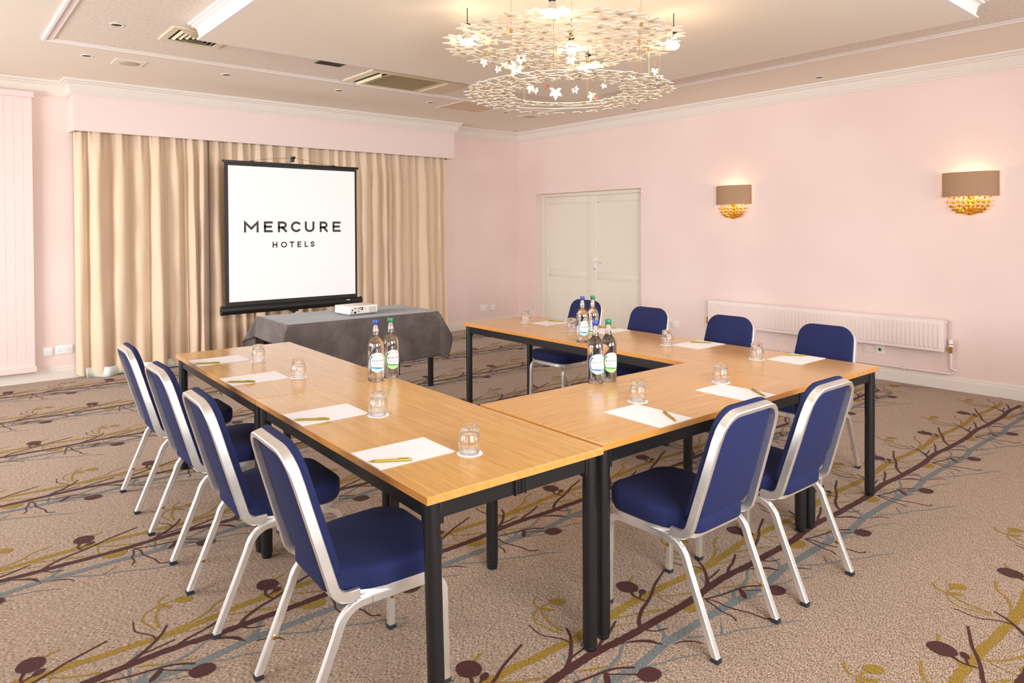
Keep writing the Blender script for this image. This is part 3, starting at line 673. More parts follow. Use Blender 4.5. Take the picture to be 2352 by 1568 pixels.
# bottles
def text_mesh(s, size, spacing=1.0):
    cu = bpy.data.curves.new('t', 'FONT'); cu.body = s; cu.size = size; cu.align_x = 'CENTER'; cu.space_character = spacing; cu.resolution_u = 2
    o = bpy.data.objects.new('t', cu); COL.objects.link(o); dg = bpy.context.evaluated_depsgraph_get(); dg.update()
    me = bpy.data.meshes.new_from_object(o.evaluated_get(dg)); bpy.data.objects.remove(o); bpy.data.curves.remove(cu)
    return me
def make_bottle(capm, dk, lt, nm):
    root = empty('water_bottle', (0, 0, 0)); R = .0415
    outer = [(0, .004), (.012, .002), (.034, 0), (.0395, .003), (R, .010), (R, .175), (.0405, .188), (.0365, .203), (.029, .218), (.0205, .230), (.0165, .238), (.0155, .245), (.0135, .290), (.0145, .291), (.0145, .296), (.0125, .297), (.0125, .306)]
    inner = [(.0105, .306), (.0110, .290), (.0130, .245), (.0140, .238), (.0180, .228), (.0265, .216), (.0340, .202), (.0380, .187), (.0390, .175), (.0390, .013), (.036, .009), (.012, .008), (0, .010)]
    bm = BM(); lathe(bm, outer+inner, 40); bmesh.ops.remove_doubles(bm, verts=bm.verts, dist=1e-6)
    b = link('glass_body', bm, GLASSM, root, smooth=60)
    wz = .268
    wp = [(0, .0085), (.012, .0072), (.0365, .0082), (.0394, .0128), (.0394, .175), (.0384, .1872), (.0344, .2024), (.0268, .2165), (.0183, .2285), (.0143, .2384), (.0133, .245), (.0120, wz), (0, wz)]
    bm = BM(); lathe(bm, wp, 40); link('water', bm, WATER, root, smooth=60)
    bm = BM(); cp = []
    lathe(bm, [(0, .3065), (.0130, .3065), (.0148, .307), (.0148, .298), (.0150, .297), (.0150, .293), (.0153, .292), (.0153, .3115), (.0142, .3135), (0, .3135)][3:] , 30)
    bm.free(); bm = BM(); lathe(bm, [(.0150, .292), (.0155, .293), (.0155, .3110), (.0145, .3135), (0, .3135)], 30); lathe(bm, [(.0150, .292), (.0132, .3075), (0, .3075)], 30)
    link('cap', bm, capm, root, smooth=40)
    # round label wrapped on the cylinder; angle 0 faces +x of the bottle
    RL = R+.0004; zc = .099; rl = .047
    def wrap(bm, pts2, k, mi, rad=RL):
        bm.faces.new([bm.verts.new(((rad+k)*math.cos(x/R), (rad+k)*math.sin(x/R), zc+z)) for x, z in pts2]).material_index = mi
    def grid_disc(bm, r0, r1, a0, a1, k, mi, n=36, cx=0, cz=0, sx=1, sz=1):
        for i in range(n):
            A = a0+(a1-a0)*i/n; B = a0+(a1-a0)*(i+1)/n; steps = 5
            for s in range(steps):
                q0 = r0+(r1-r0)*s/steps; q1 = r0+(r1-r0)*(s+1)/steps
                pts = [(cx+sx*q0*math.cos(A), cz+sz*q0*math.sin(A)), (cx+sx*q1*math.cos(A), cz+sz*q1*math.sin(A)), (cx+sx*q1*math.cos(B), cz+sz*q1*math.sin(B)), (cx+sx*q0*math.cos(B), cz+sz*q0*math.sin(B))]
                if q0 < 1e-6: pts = pts[1:]
                wrap(bm, pts, k, mi)
    bm = BM(); grid_disc(bm, 0, rl, 0, 2*PI, 0, 0, sz=1.08)
    lb = link('label', bm, LBLW, root)
    bm = BM()
    # pale water segment, dark wave and side ring
    n = 24; zt_ = -.029
    for i in range(n):
        x0 = -.036+.072*i/n; x1 = -.036+.072*(i+1)/n
        f = lambda x: -1.08*math.sqrt(max(0, rl**2-x*x))
        wv = lambda x: zt_+.0035*math.sin((x+.036)/.072*PI*1.2+2.2)
        wrap(bm, [(x0, f(x0)), (x1, f(x1)), (x1, max(f(x1), wv(x1))), (x0, max(f(x0), wv(x0)))], .0002, 0)
        th = .0065*math.sin(PI*(i+.5)/n)
        wrap(bm, [(x0, wv(x0)-.0005), (x1, wv(x1)-.0005), (x1, wv(x1)+th), (x0, wv(x0)+th)], .0003, 1)
    grid_disc(bm, .037, .043, PI*.72, PI*1.25, .0003, 1, 16, sz=1.08); grid_disc(bm, .034, .038, PI*.9, PI*1.2, .0003, 0, 12, sz=1.08)
    link('label_wave', bm, [lt, dk], lb)
    bm = BM()
    for s, size, z, arcm in (('springbourne', .0125, .006, 0), ('natural spring water', .0060, -.0100, 0), ('still' if dk is LBLB else 'sparkling', .0054, -.0165, 0)):
        me = text_mesh(s, size); off = [(v.co.x, v.co.y) for v in me.vertices]
        vs = [bm.verts.new(((RL+.0004)*math.cos((x+.002)/R), (RL+.0004)*math.sin((x+.002)/R), zc+z+y)) for x, y in off]
        for p in me.polygons:
            try: bm.faces.new([vs[i] for i in p.vertices])
            except ValueError: pass
        bpy.data.meshes.remove(me)
    me = text_mesh('pure as nature', .0085, 1.0)
    vs = []
    for v in me.vertices:
        a = PI/2-v.co.x/.035; rr_ = .036+v.co.y; x, z = rr_*math.cos(a), rr_*math.sin(a)
        vs.append(bm.verts.new(((RL+.0004)*math.cos(x/R), (RL+.0004)*math.sin(x/R), zc+z)))
    for p in me.polygons:
        try: bm.faces.new([vs[i] for i in p.vertices])
        except ValueError: pass
    bpy.data.meshes.remove(me)
    me2 = link('label_lettering', bm, INK, lb)
    return tag(root, 'x', 'bottle', 'glass water bottles in pairs')
bb = make_bottle(BLUECAP, LBLB, LBLLB, 'blue'); gb = make_bottle(GREENCAP, LBLG, LBLLG, 'green')
CAMA = lambda x, y: math.atan2(-8.29-y, -7.301-x)
bl = [(bb, -5.505, -5.128, 0, .22, 'blue-capped bottle of the left pair, on the near left table'), (gb, -5.402, -5.106, 0, .35, 'green-capped bottle of the left pair, on the near left table'),
      (bb, -4.695, -5.920, 2, .35, 'blue-capped bottle of the middle pair, on the bridging table'), (gb, -4.610, -5.932, 2, .45, 'green-capped bottle of the middle pair, on the bridging table'),
      (bb, -3.815, -5.0, 3, .35, 'blue-capped bottle of the farthest pair, at the inner edge of the right row'), (gb, -3.730, -5.018, 3, .1, 'green-capped bottle of the farthest pair, half hidden behind its blue neighbour')]
first = set()
for src, x, y, ti, da, lb in bl:
    a = CAMA(x, y)+da*.9
    if src not in first: first.add(src); src.location = (x, y, zt(ti)); src.rotation_euler = (0, 0, a); src['label'] = lb
    else: dup(src, (x, y, zt(ti)), a, lb)

# ================================================================== grey-clothed side table, projector
GA = math.atan2(-2.809+2.763, -3.502+4.989); GL, GW, GZ = 1.487, .758, .715
gx, gy = rowpt((-4.989, -2.763), GA, GL/2, GW/2)
gt = empty('side_table', (gx, gy, 0), GA); tag(gt, 'black-legged side table hidden under a grey cloth, in front of the projection screen', 'table')
hl, hw = GL/2-.006, GW/2-.006
bm = BM(); box(bm, -hl, hl, -hw, hw, GZ-.025, GZ-.003, .002); link('tabletop', bm, WEDGE, gt)
for s in (-1, 1):
    bm = BM(); box(bm, -hl+.06, hl-.06, s*(hw-.05)-.012, s*(hw-.05)+.012, GZ-.085, GZ-.026); link('long_rail', bm, BLACKM, gt)
    bm = BM(); box(bm, s*(hl-.05)-.012, s*(hl-.05)+.012, -hw+.06, hw-.06, GZ-.085, GZ-.026); link('end_rail', bm, BLACKM, gt)
for sx in (-1, 1):
    for sy in (-1, 1):
        bm = BM(); x, y = sx*(hl-.05), sy*(hw-.05); box(bm, x-.02, x+.02, y-.02, y+.02, .008, GZ-.026, .003); lg = link('leg', bm, BLACKM, gt)
        bm = BM(); box(bm, x-.021, x+.021, y-.021, y+.021, 0, .012, .002); link('foot', bm, BLACKP, lg)
# cloth: flat top, hanging sides, flared folded corners
def cloth():
    ex, ey = GL/2+.003, GW/2+.003; dx, dy = .185, .43
    bm = BM(); z = GZ
    nx, ny = 60, 34; mx, my = 12, 16
    us = [-ex-dx+dx*i/mx for i in range(mx)]+[-ex+2*ex*i/nx for i in range(nx+1)]+[ex+dx*(i+1)/mx for i in range(mx)]
    vs_ = [-ey-dy+dy*i/my for i in range(my)]+[-ey+2*ey*i/ny for i in range(ny+1)]+[ey+dy*(i+1)/my for i in range(my)]
    G = []
    for u in us:
        row = []
        for v in vs_:
            a = max(0, abs(u)-ex); b = max(0, abs(v)-ey); su = 1 if u > 0 else -1; sv = 1 if v > 0 else -1
            cx = max(-ex, min(ex, u)); cy = max(-ey, min(ey, v))
            if a > 0 and b > 0:
                r = math.hypot(a, b); th = math.atan2(b, a); sn = math.sin(2*th)
                s = .05+.46*sn**3
                # corner pouch swings towards the end side, tucking behind the long side
                dirx, diry = math.cos(th*.82), math.sin(th*.82)*.75
                x = cx+su*(r*s*dirx+.004); y = cy+sv*(r*s*diry+.004); zz_ = z-r*math.sqrt(max(.1, 1-s*s*.8))
            elif a > 0: x = cx+su*(.004+a*.10+.008*math.sin(v*9+1)*a/.2); y = cy; zz_ = z-a*.98
            elif b > 0: x = cx; y = cy+sv*(.004+b*.05+.010*math.sin(u*7+sv)*b/.4+.004*math.sin(u*19)*b/.4); zz_ = z-b*.995
            else: x, y, zz_ = u, v, z+.0012*math.sin(u*6)*math.sin(v*9)
            row.append(bm.verts.new((x, y, zz_)))
        G.append(row)
    for i in range(len(us)-1):
        for j in range(len(vs_)-1): bm.faces.new((G[i][j], G[i+1][j], G[i+1][j+1], G[i][j+1]))
    return bm
cl = link('tablecloth', cloth(), CLOTH, smooth='all', loc=(gx, gy, .004), rot=(0, 0, GA))
sm = cl.modifiers.new('s', 'SOLIDIFY'); sm.thickness = .003; sm.offset = 1
tag(cl, 'charcoal grey cloth draped over the side table with folded corners', 'tablecloth')

pj = empty('projector', (-4.333, -2.592, GZ+.0085), math.radians(5.4)); tag(pj, 'white projector standing on the grey-clothed table', 'projector')
PW, PD, PH = .307, .25, .085
bm = BM(); box(bm, 0, PW, 0, PD, .014, PH, .008); link('casing', bm, WHITEP, pj, smooth=40)
bm = BM(); box(bm, .006, PW-.006, .006, PD-.006, .006, .016); link('base', bm, mat('grey_base', (120, 116, 116), .5), pj)
for x in (.025, PW-.025):
    for y in (.025, PD-.025):
        bm = BM(); cyl(bm, (x, y, 0), (x, y, .008), .009); link('foot', bm, RUBBER, pj)
bm = BM(); box(bm, .012, PW*.63, -.0015, .002, .018, PH-.012); panelp = link('connector_panel', bm, mat('warm_white_plastic', (226, 218, 210), .5), pj)
bm = BM()
for a, b, c, d in ((.045, .072, .020, .036), (.018, .026, .018, .034), (.085, .089, .035, .048), (.022, .036, .044, .056), (.046, .052, .062, .070), (.056, .062, .064, .070), (.066, .074, .062, .072), (.090, .108, .062, .070), (.112, .122, .062, .072), (.128, .146, .060, .072), (.108, .115, .048, .054), (.122, .146, .046, .056), (.097, .104, .030, .040), (.094, .099, .047, .052)):
    box(bm, a, b, -.003, 0, c, d)
link('ports', bm, VENTD, panelp)
bm = BM()
for i in range(8): box(bm, PW*.68+i*.0105, PW*.68+i*.0105+.0075, -.0012, .001, .020, .070)
link('rear_vent', bm, mat('vent_grey', (176, 158, 142), .7), pj)
bm = BM()
for i in range(6): box(bm, PW*.675, PW*.955, -.002, 0, .024+i*.008, .0262+i*.008)
link('rear_vent_bars', bm, WHITEP, pj)
bm = BM()
for i in range(8): box(bm, -.0012, .001, PD*.45, PD*.92, .022+i*.007, .0248+i*.007)
link('side_vent', bm, mat('vent_grey_side', (196, 180, 172), .7), pj)
bm = BM(); lathe(bm, [(0, 0), (.028, 0), (.026, .012), (0, .013)], 24, (.22, PD, .045)); bm.transform(Matrix.Rotation(0, 4, 'X')); link('lens_ring', bm, BLACKP, pj, smooth=40, loc=(0, 0, 0)).rotation_euler = (0, 0, 0)
bm = BM(); cyl(bm, (.22, PD-.002, .048), (.22, PD+.014, .048), .027, .025, 24)
for o in kids(pj):
    if o.name.startswith('lens_ring'): bpy.data.objects.remove(o)
link('lens_ring', bm, BLACKP, pj, smooth=40)

# ================================================================== projection screen on tripod
SY = -.9
ps = empty('projection_screen', (-4.12, SY, 0)); tag(ps, 'white tripod projection screen with black border reading MERCURE HOTELS', 'projection screen')
def sx(x): return x+4.12
bm = BM(); box(bm, sx(-4.885), sx(-3.347), -.001, .001, .70, 2.235); fab = link('border', bm, SCREENB, ps)
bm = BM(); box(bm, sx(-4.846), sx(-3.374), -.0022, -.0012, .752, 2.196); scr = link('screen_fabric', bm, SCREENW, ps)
bm = BM(); box(bm, sx(-4.905), sx(-3.325), -.012, .012, 2.226, 2.250, .004); link('top_bar', bm, BLACKP, ps, smooth=30)
bm = BM(); ol = [(-.018, .705), (-.026, .690), (-.030, .665), (-.026, .640), (-.010, .622), (.012, .620), (.030, .635), (.034, .665), (.026, .695), (.004, .712)]
loft(bm, [[(sx(-4.925), y, z) for y, z in ol], [(sx(-3.305), y, z) for y, z in ol]]); link('housing', bm, BLACKM, ps, smooth=40)
for e in (-4.932, -3.312):
    bm = BM(); loft(bm, [[(sx(e), y*1.12, .665+(z-.665)*1.12) for y, z in ol], [(sx(e+.014), y*1.12, .665+(z-.665)*1.12) for y, z in ol]]); link('end_cap', bm, BLACKP, ps, smooth=40)
bm = BM(); box(bm, sx(-3.505), sx(-3.46), -.0312, -.029, .684, .692); link('badge', bm, WHITEP, ps)
bm = BM(); cyl(bm, (0, .05, .10), (0, .05, 1.2), .016); link('pole', bm, CHROME, ps, smooth=40)
bm = BM(); cyl(bm, (0, .05, 1.2), (0, .05, 2.30), .011); link('extension_pole', bm, CHROME, ps, smooth=40)
bm = BM(); box(bm, -.014, .014, .02, .065, 2.272, 2.325, .004); cyl(bm, (.008, .01, 2.318), (.008, .05, 2.318), .016, n=12); cyl(bm, (0, .05, 2.325), (0, .05, 2.337), .008, n=12); link('top_hook', bm, BLACKP, ps, smooth=30)
bm = BM(); tube(bm, [(-.466, 0, 2.252), (-.38, .005, 2.277), (0, .015, 2.318)], .0016, 6); tube(bm, [(.466, 0, 2.250), (.3, .005, 2.272), (0, .015, 2.318)], .0016, 6)
link('hanging_cord', bm, BLACKP, ps)
for s in (-1, 1):
    bm = BM(); box(bm, s*.476-.022, s*.476+.022, -.008, .008, 2.248, 2.257, .002); link('cord_clip', bm, BLACKP, ps)
bm = BM(); box(bm, -.04, .04, -.0, .075, .60, .628, .004); cyl(bm, (0, .05, .585), (0, .05, .60), .022); link('housing_bracket', bm, BLACKP, ps, smooth=30)
for k in range(3):
    a = math.radians(-90+120*k); dx_, dy_ = math.cos(a), math.sin(a)
    bm = BM(); tube(bm, [(dx_*.02, .05+dy_*.02, .42), (dx_*.25, .05+dy_*.25, .2), (dx_*.44, .05+dy_*.44, .015)], .010, 8); cyl(bm, (dx_*.015, .05+dy_*.015, .15), (dx_*.26, .05+dy_*.26, .19), .005, n=8); lg = link('leg', bm, CHROME, ps, smooth=40)
    bm = BM(); cyl(bm, (dx_*.44, .05+dy_*.44, 0), (dx_*.44, .05+dy_*.44, .028), .014, n=12); link('rubber_foot', bm, RUBBER, lg, smooth=40)
# lettering from strokes
def strokes_mesh(items, w, z0, H, y=-.0028):
    bm = BM()
    for x0, x1, ch in items:
        W = x1-x0
        S = {'M': [[(0, 0), (0, 1), (.5, .30), (1, 1), (1, 0)]], 'E': [[(1, 1), (0, 1), (0, 0), (1, 0)], [(0, .52), (.88, .52)]],
             'L': [[(0, 1), (0, 0), (1, 0)]], 'T': [[(0, 1), (1, 1)], [(.5, 1), (.5, 0)]], 'H': [[(0, 0), (0, 1)], [(1, 0), (1, 1)], [(0, .5), (1, .5)]],
             'U': [[(0, 1), (0, .42)]+[(.5+.5*math.cos(math.radians(180+i*15)), .38+.38*math.sin(math.radians(180+i*15))) for i in range(13)]+[(1, .42), (1, 1)]],
             'O': [[(.5+.5*math.cos(math.radians(i*15)), .5+.5*math.sin(math.radians(i*15))) for i in range(25)]],
             'C': [[(.55+.55*math.cos(math.radians(48+i*12)), .5+.5*math.sin(math.radians(48+i*12))) for i in range(23)]],
             'R': [[(0, 0), (0, 1), (.55, 1)]+[(.55+.42*math.cos(math.radians(90-i*18)), .71+.29*math.sin(math.radians(90-i*18))) for i in range(1, 10)]+[(.55, .42), (0, .42)], [(.5, .42), (1, 0)]],
             'S': [[(.93, .83), (.78, .95), (.5, 1), (.2, .93), (.06, .76), (.18, .59), (.5, .51), (.82, .42), (.95, .25), (.8, .07), (.5, 0), (.2, .05), (.03, .18)]]}[ch]
        for st in S:
            P = [Vector((x0+w/2+p[0]*(W-w), z0+w/2+p[1]*(H-w))) for p in st]; n = len(P)-1; closed = (P[0]-P[-1]).length < 1e-4
            A, B = [], []
            for i, p in enumerate(P):
                d0 = (p-P[i-1]).normalized() if i > 0 else ((P[-1]-P[-2]).normalized() if closed else None)
                d1 = (P[i+1]-p).normalized() if i < n else ((P[1]-P[0]).normalized() if closed else None)
                d0 = d0 or d1; d1 = d1 or d0
                n0 = Vector((-d0.y, d0.x)); n1 = Vector((-d1.y, d1.x)); m_ = (n0+n1).normalized(); k = w/2/max(.45, m_.dot(n1))
                e = Vector((0, 0))
                if not closed and i == 0: e = -d1*w/2
                if not closed and i == n: e = d0*w/2
                A.append(bm.verts.new((sx(p.x+m_.x*k+e.x), y, p.y+m_.y*k+e.y))); B.append(bm.verts.new((sx(p.x-m_.x*k+e.x), y, p.y-m_.y*k+e.y)))
            for i in range(n): bm.faces.new((A[i], A[i+1], B[i+1], B[i]))
    return bm
yz = 1.487
bm = strokes_mesh([(-4.686, -4.527, 'M'), (-4.470, -4.372, 'E'), (-4.314, -4.210, 'R'), (-4.165, -4.048, 'C'), (-4.001, -3.886, 'U'), (-3.822, -3.722, 'R'), (-3.662, -3.560, 'E')], .024, yz, .120)
link('mercure_lettering'.replace('mercure', 'large'), bm, INK, scr)
bm = strokes_mesh([(-4.375, -4.322, 'H'), (-4.281, -4.210, 'O'), (-4.182, -4.126, 'T'), (-4.090, -4.046, 'E'), (-4.005, -3.965, 'L'), (-3.935, -3.885, 'S')], .0135, 1.318, .065)
link('small_lettering', bm, INK, scr)

# ================================================================== curtains
def curtain(name, x0, x1, widths, seed, z0, z1, ybase, label, flare=0, amps=()):
    rnd = random.Random(seed); folds = []; x = x0
    if isinstance(widths, list):
        for (a, b), A in zip(zip(widths, widths[1:]), amps): folds.append((a, b, A, rnd.uniform(-.3, .3), rnd.random()))
        x = x1
    while x < x1-.02:
        w = rnd.uniform(*widths); w = min(w, x1-x); folds.append((x, x+w, rnd.uniform(.045, .11), rnd.uniform(-.25, .25), rnd.random())); x += w
    xs = []
    for (a, b, A, s, q) in folds:
        n = max(8, int((b-a)/.008))
        for i in range(n): xs.append((a+(b-a)*i/n, (a, b, A, s, q), i/n))
    xs.append((folds[-1][1], folds[-1], 1.0))
    nz = 44; bm = BM(); G = []
    for xv, (a, b, A, s, q), t in xs:
        col = []
        for k in range(nz+1):
            v = k/nz; z = z0+(z1-z0)*v
            tt = min(1, max(0, t+s*math.sin(PI*t)*.5))
            lobe = math.sin(PI*tt)**.62
            sub = .5-.5*math.cos(2*PI*t*2)                         # pinch pleats near the heading
            hd = max(0, (v-.82)/.18)**1.5
            amp = A*(1-.45*hd)*(1+.10*math.sin(v*4+q*9)+.12*(1-v))
            y = ybase-amp*lobe*(1-.5*hd*sub)-.010*math.sin(t*9+v*3+q*20)*(1-v)*.6
            sway = .018*math.sin(v*3.1+q*17)*(1-v)*math.sin(PI*t) + flare*(1-v)**2*((xv-(x0+x1)/2)/(x1-x0))
            fold_in = .006*math.sin(z*7+q*30)*math.sin(PI*t)
            if hd > 0: y -= .006*math.sin(t*PI*8)*hd
            col.append(bm.verts.new((xv+sway, y+fold_in, z+(.008*math.sin(t*6+q*5) if k == 0 else 0))))
        G.append(col)
    for i in range(len(G)-1):
        for j in range(nz): bm.faces.new((G[i][j], G[i+1][j], G[i+1][j+1], G[i][j+1]))
    o = link(name, bm, CURT, smooth='all'); tag(o, label, 'curtain', 'beige full-length curtains under the pelmet')
    return o
c1 = curtain('curtain', -6.125, -4.80, [-6.12, -6.0, -5.79, -5.60, -5.415, -5.25, -5.075, -5.03, -4.93, -4.80], 11, .035, 2.60, -.06, 'beige linen curtain with broad folds left of the projection screen', flare=0, amps=(.07, .12, .10, .07, .13, .09, .05, .12, .14))
c2 = curtain('curtain', -4.782, -1.49, (.085, .18), 23, .045, 2.60, -.058, 'beige linen curtain with narrow folds behind and right of the projection screen')
bm = BM(); pts = []
n = 120
for i in range(n+1):
    x = -6.04+1.28*i/n; y = -.165-.035*math.sin(x*17)-.02*math.sin(x*31+1)
    a = bm.verts.new((x, y, .006+.006*math.sin(x*13))); b = bm.verts.new((x, y+.025, .10)); pts.append((a, b))
for (a, b), (c, d) in zip(pts, pts[1:]): bm.faces.new((a, c, d, b))
ln = link('lining', bm, LINING, c1, smooth='all')
md = ln.modifiers.new('s', 'SOLIDIFY'); md.thickness = .004

# ================================================================== wall things
# tall grooved panel at the left
bm = BM(); box(bm, -8.2, -6.47, -.055, 0, .17, 2.86)
vp = link('panel_back', bm, PINKT); root = empty('grooved_wall_panel', (-6.47, 0, .112)); 
tag(root, 'tall pink grooved panel fixed to the back wall at the left edge', 'wall panel')
vp.parent = root; vp.location = (6.47, 0, -.112)
x = -6.47; i = 0
while x > -8.15:
    bm = BM(); box(bm, x-.0751, x-.0004, -.0575, -.055, .17, 2.84, .0012); b = link('board', bm, PINKT, root); b.location = (6.47, 0, -.112); x -= .0755
bm = BM(); box(bm, -8.2, -6.455, -.085, 0, 2.835, 2.895, .006); link('top_rail', bm, PINKT, root).location = (6.47, 0, -.112)
bm = BM(); box(bm, -8.2, -6.455, -.085, 0, .112, .172, .006); link('bottom_rail', bm, PINKT, root).location = (6.47, 0, -.112)

# radiator under the sconces
rd = empty('radiator', (0, -6.036, .355)); tag(rd, 'long white panel radiator low on the right wall', 'radiator')
def rad(nm, bm, m, par=rd, smooth=False):
    o = link(nm, bm, m, par, smooth=smooth); o.location = (0, 6.036, -.355) if par is rd else (0, 0, 0); return o
RADM = mat('radiator_enamel', (240, 222, 215), .4)
ya, yb, za, zb = -6.036, -3.546, .355, .645
bm = BM(); box(bm, -.10, -.085, ya, yb, za, zb, .004)
body = rad('front_panel', bm, RADM)
nf = 63; fw_ = (yb-ya-.05)/nf
bm = BM(); box(bm, -.045, -.035, ya+.01, yb-.01, za+.01, zb-.01); rad('rear_panel', bm, RADM)
bm = BM(); box(bm, -.098, -.03, ya, yb, zb, zb+.004); 
for k in range(60): box(bm, -.088, -.042, ya+.02+k*.041, ya+.045+k*.041, zb+.004, zb+.006)
rad('top_grille', bm, RADM)
for k in range(nf):
    bm = BM(); y0 = ya+.025+k*fw_
    if k == 0:
        ol = [(y0+fw_*.12, za+.03), (y0+fw_*.62, za+.03), (y0+fw_*.62, zb-.03), (y0+fw_*.12, zb-.03)]
        ol2 = [(y0+fw_*.22, za+.037), (y0+fw_*.52, za+.037), (y0+fw_*.52, zb-.037), (y0+fw_*.22, zb-.037)]
        loft(bm, [[(-.0995, y, z) for y, z in ol], [(-.113, y, z) for y, z in ol2]])
        f0 = link('flute', bm, RADM, rd); f0.location = (0, 6.036, -.355)
    else:
        bm.free(); f = f0.copy(); COL.objects.link(f); f.location = (0, 6.036+k*fw_, -.355)
bm = BM(); box(bm, -.098, -.035, ya-.001, ya+.003, za+.01, zb); box(bm, -.098, -.035, yb-.003, yb+.001, za+.01, zb); rad('end_cover', bm, RADM)
bm = BM(); box(bm, -.035, -.004, ya+.3, ya+.34, za+.03, zb-.05); box(bm, -.035, -.004, yb-.34, yb-.3, za+.03, zb-.05); rad('wall_bracket', bm, RADM)
bm = BM(); cyl(bm, (-.065, ya, .385), (-.065, ya-.045, .385), .010, n=12); cyl(bm, (-.065, ya-.045, .35), (-.065, ya-.045, .41), .013, n=14); rad('valve', bm, BRASS, smooth=40)
bm = BM(); cyl(bm, (-.065, ya-.045, .41), (-.065, ya-.045, .475), .020, .017, n=20); rad('thermostat_head', bm, WHITEP, smooth=40)
bm = BM(); cyl(bm, (-.065, ya-.045, .428), (-.065, ya-.045, .434), .0205, n=20); rad('red_mark', bm, mat('red_band', (190, 40, 34), .5), smooth=40)
bm = BM(); cyl(bm, (-.065, yb, .385), (-.065, yb+.03, .385), .010, n=12); cyl(bm, (-.065, yb+.03, .36), (-.065, yb+.03, .44), .012, n=14); rad('lockshield_valve', bm, BRASS, smooth=40)
bm = BM(); cyl(bm, (-.065, ya-.014, .628), (-.065, ya, .628), .011, n=12); rad('bleed_valve', bm, RADM, smooth=40)
pipe = BM(); tube(pipe, [(-.065, ya-.045, .35), (-.065, ya-.045, .21), (-.05, ya-.065, .195), (-.022, ya-.075, .19)], .009, 10)
tube(pipe, [(-.030, ya-.06, .165), (-.032, ya-.03, .152), (-.034, ya+.3, .150), (-.034, ya+1.2, .150), (-.034, yb-.05, .150), (-.04, yb+.02, .155), (-.065, yb+.03, .18), (-.065, yb+.03, .36)], .010, 10)
rad('pipe', pipe, RADM, smooth=40)
for yy in (ya+.36, ya+1.6):
    bm = BM(); box(bm, -.046, -.003, yy-.012, yy+.012, .138, .163, .003); rad('pipe_clip', bm, RADM)

# sockets and plates
def plate(name, axis, c, w, h, z, label, cat, m=WHITEP, holes=(), switches=(), extra=None, th=.009):
    loc = (c, 0, z) if axis == 'x' else (0, c, z)
    root = empty(name, loc, 0 if axis == 'x' else -PI/2)   # local +x along the wall, -y out of the wall
    tag(root, label, cat)
    bm = BM(); box(bm, -w/2, w/2, -th, 0, -h/2, h/2, .003); pl = link('faceplate', bm, m, root, smooth=40)
    for hx_ in holes:
        bm = BM()
        box(bm, hx_-.0025, hx_+.0025, -th-.0006, -th+.002, .004, .013); box(bm, hx_-.015, hx_-.007, -th-.0006, -th+.002, -.014, -.010); box(bm, hx_+.007, hx_+.015, -th-.0006, -th+.002, -.014, -.010)
        link('pin_holes', bm, VENTD, pl)
    for sx_ in switches:
        bm = BM(); box(bm, sx_-.006, sx_+.006, -th-.003, -th+.001, .006, .026, .001); link('switch', bm, m, pl)
    for s in (-1, 1):
        bm = BM(); cyl(bm, (s*(w/2-.012), -th-.0006, 0), (s*(w/2-.012), -th+.001, 0), .003, n=10); link('screw', bm, mat('screw', (170, 160, 150), .5) if 'screw' not in bpy.data.materials else bpy.data.materials['screw'], pl)
    if extra: extra(root, th)
    return root
plate('blank_plate', 'x', -6.357, .086, .086, .290, 'white blank wall plate beside the grooved panel', 'wall plate')
plate('power_socket', 'x', -6.212, .146, .086, .297, 'white double power socket beside the left curtain edge', 'socket', holes=(-.042, .042), switches=(-.012, .012))
plate('power_socket', 'x', -.715, .146, .086, .300, 'white double power socket on the back wall right of the curtains', 'socket', holes=(-.042, .042), switches=(-.012, .012))
plate('data_plate', 'x', -.528, .086, .086, .297, 'small white data plate nearest the room corner', 'wall plate', holes=(0,))
def adapter(root, th):
    bm = BM(); box(bm, -.028, .028, -.05, -.009, -.035, .035, .006); link('plug', bm, IVORY, root, smooth=40)
plate('socket_box', 'y', -2.928, .086, .086, .300, 'ivory boxed adapter plugged in beside the wall switch', 'socket', IVORY, extra=adapter)
plate('switch_plate', 'y', -3.026, .086, .086, .296, 'white single switch plate between the door and the radiator', 'switch', switches=(0,))
plate('pink_blank_plate', 'y', -5.335, .092, .075, .288, 'pink painted blank plate beneath the radiator', 'wall plate', PINKT)
def coax(root, th):
    bm = BM(); box(bm, -.020, .020, -th-.002, -th, -.020, .020, .001); q = link('insert', bm, mat('cream_insert', (214, 202, 150), .5), root)
    bm = BM(); cyl(bm, (0, -th-.006, 0), (0, -th-.001, 0), .011, n=16); link('jack', bm, VENTD, root, smooth=40)
plate('aerial_socket', 'y', -5.447, .086, .086, .294, 'aerial socket with a black jack beneath the radiator', 'socket', extra=coax)

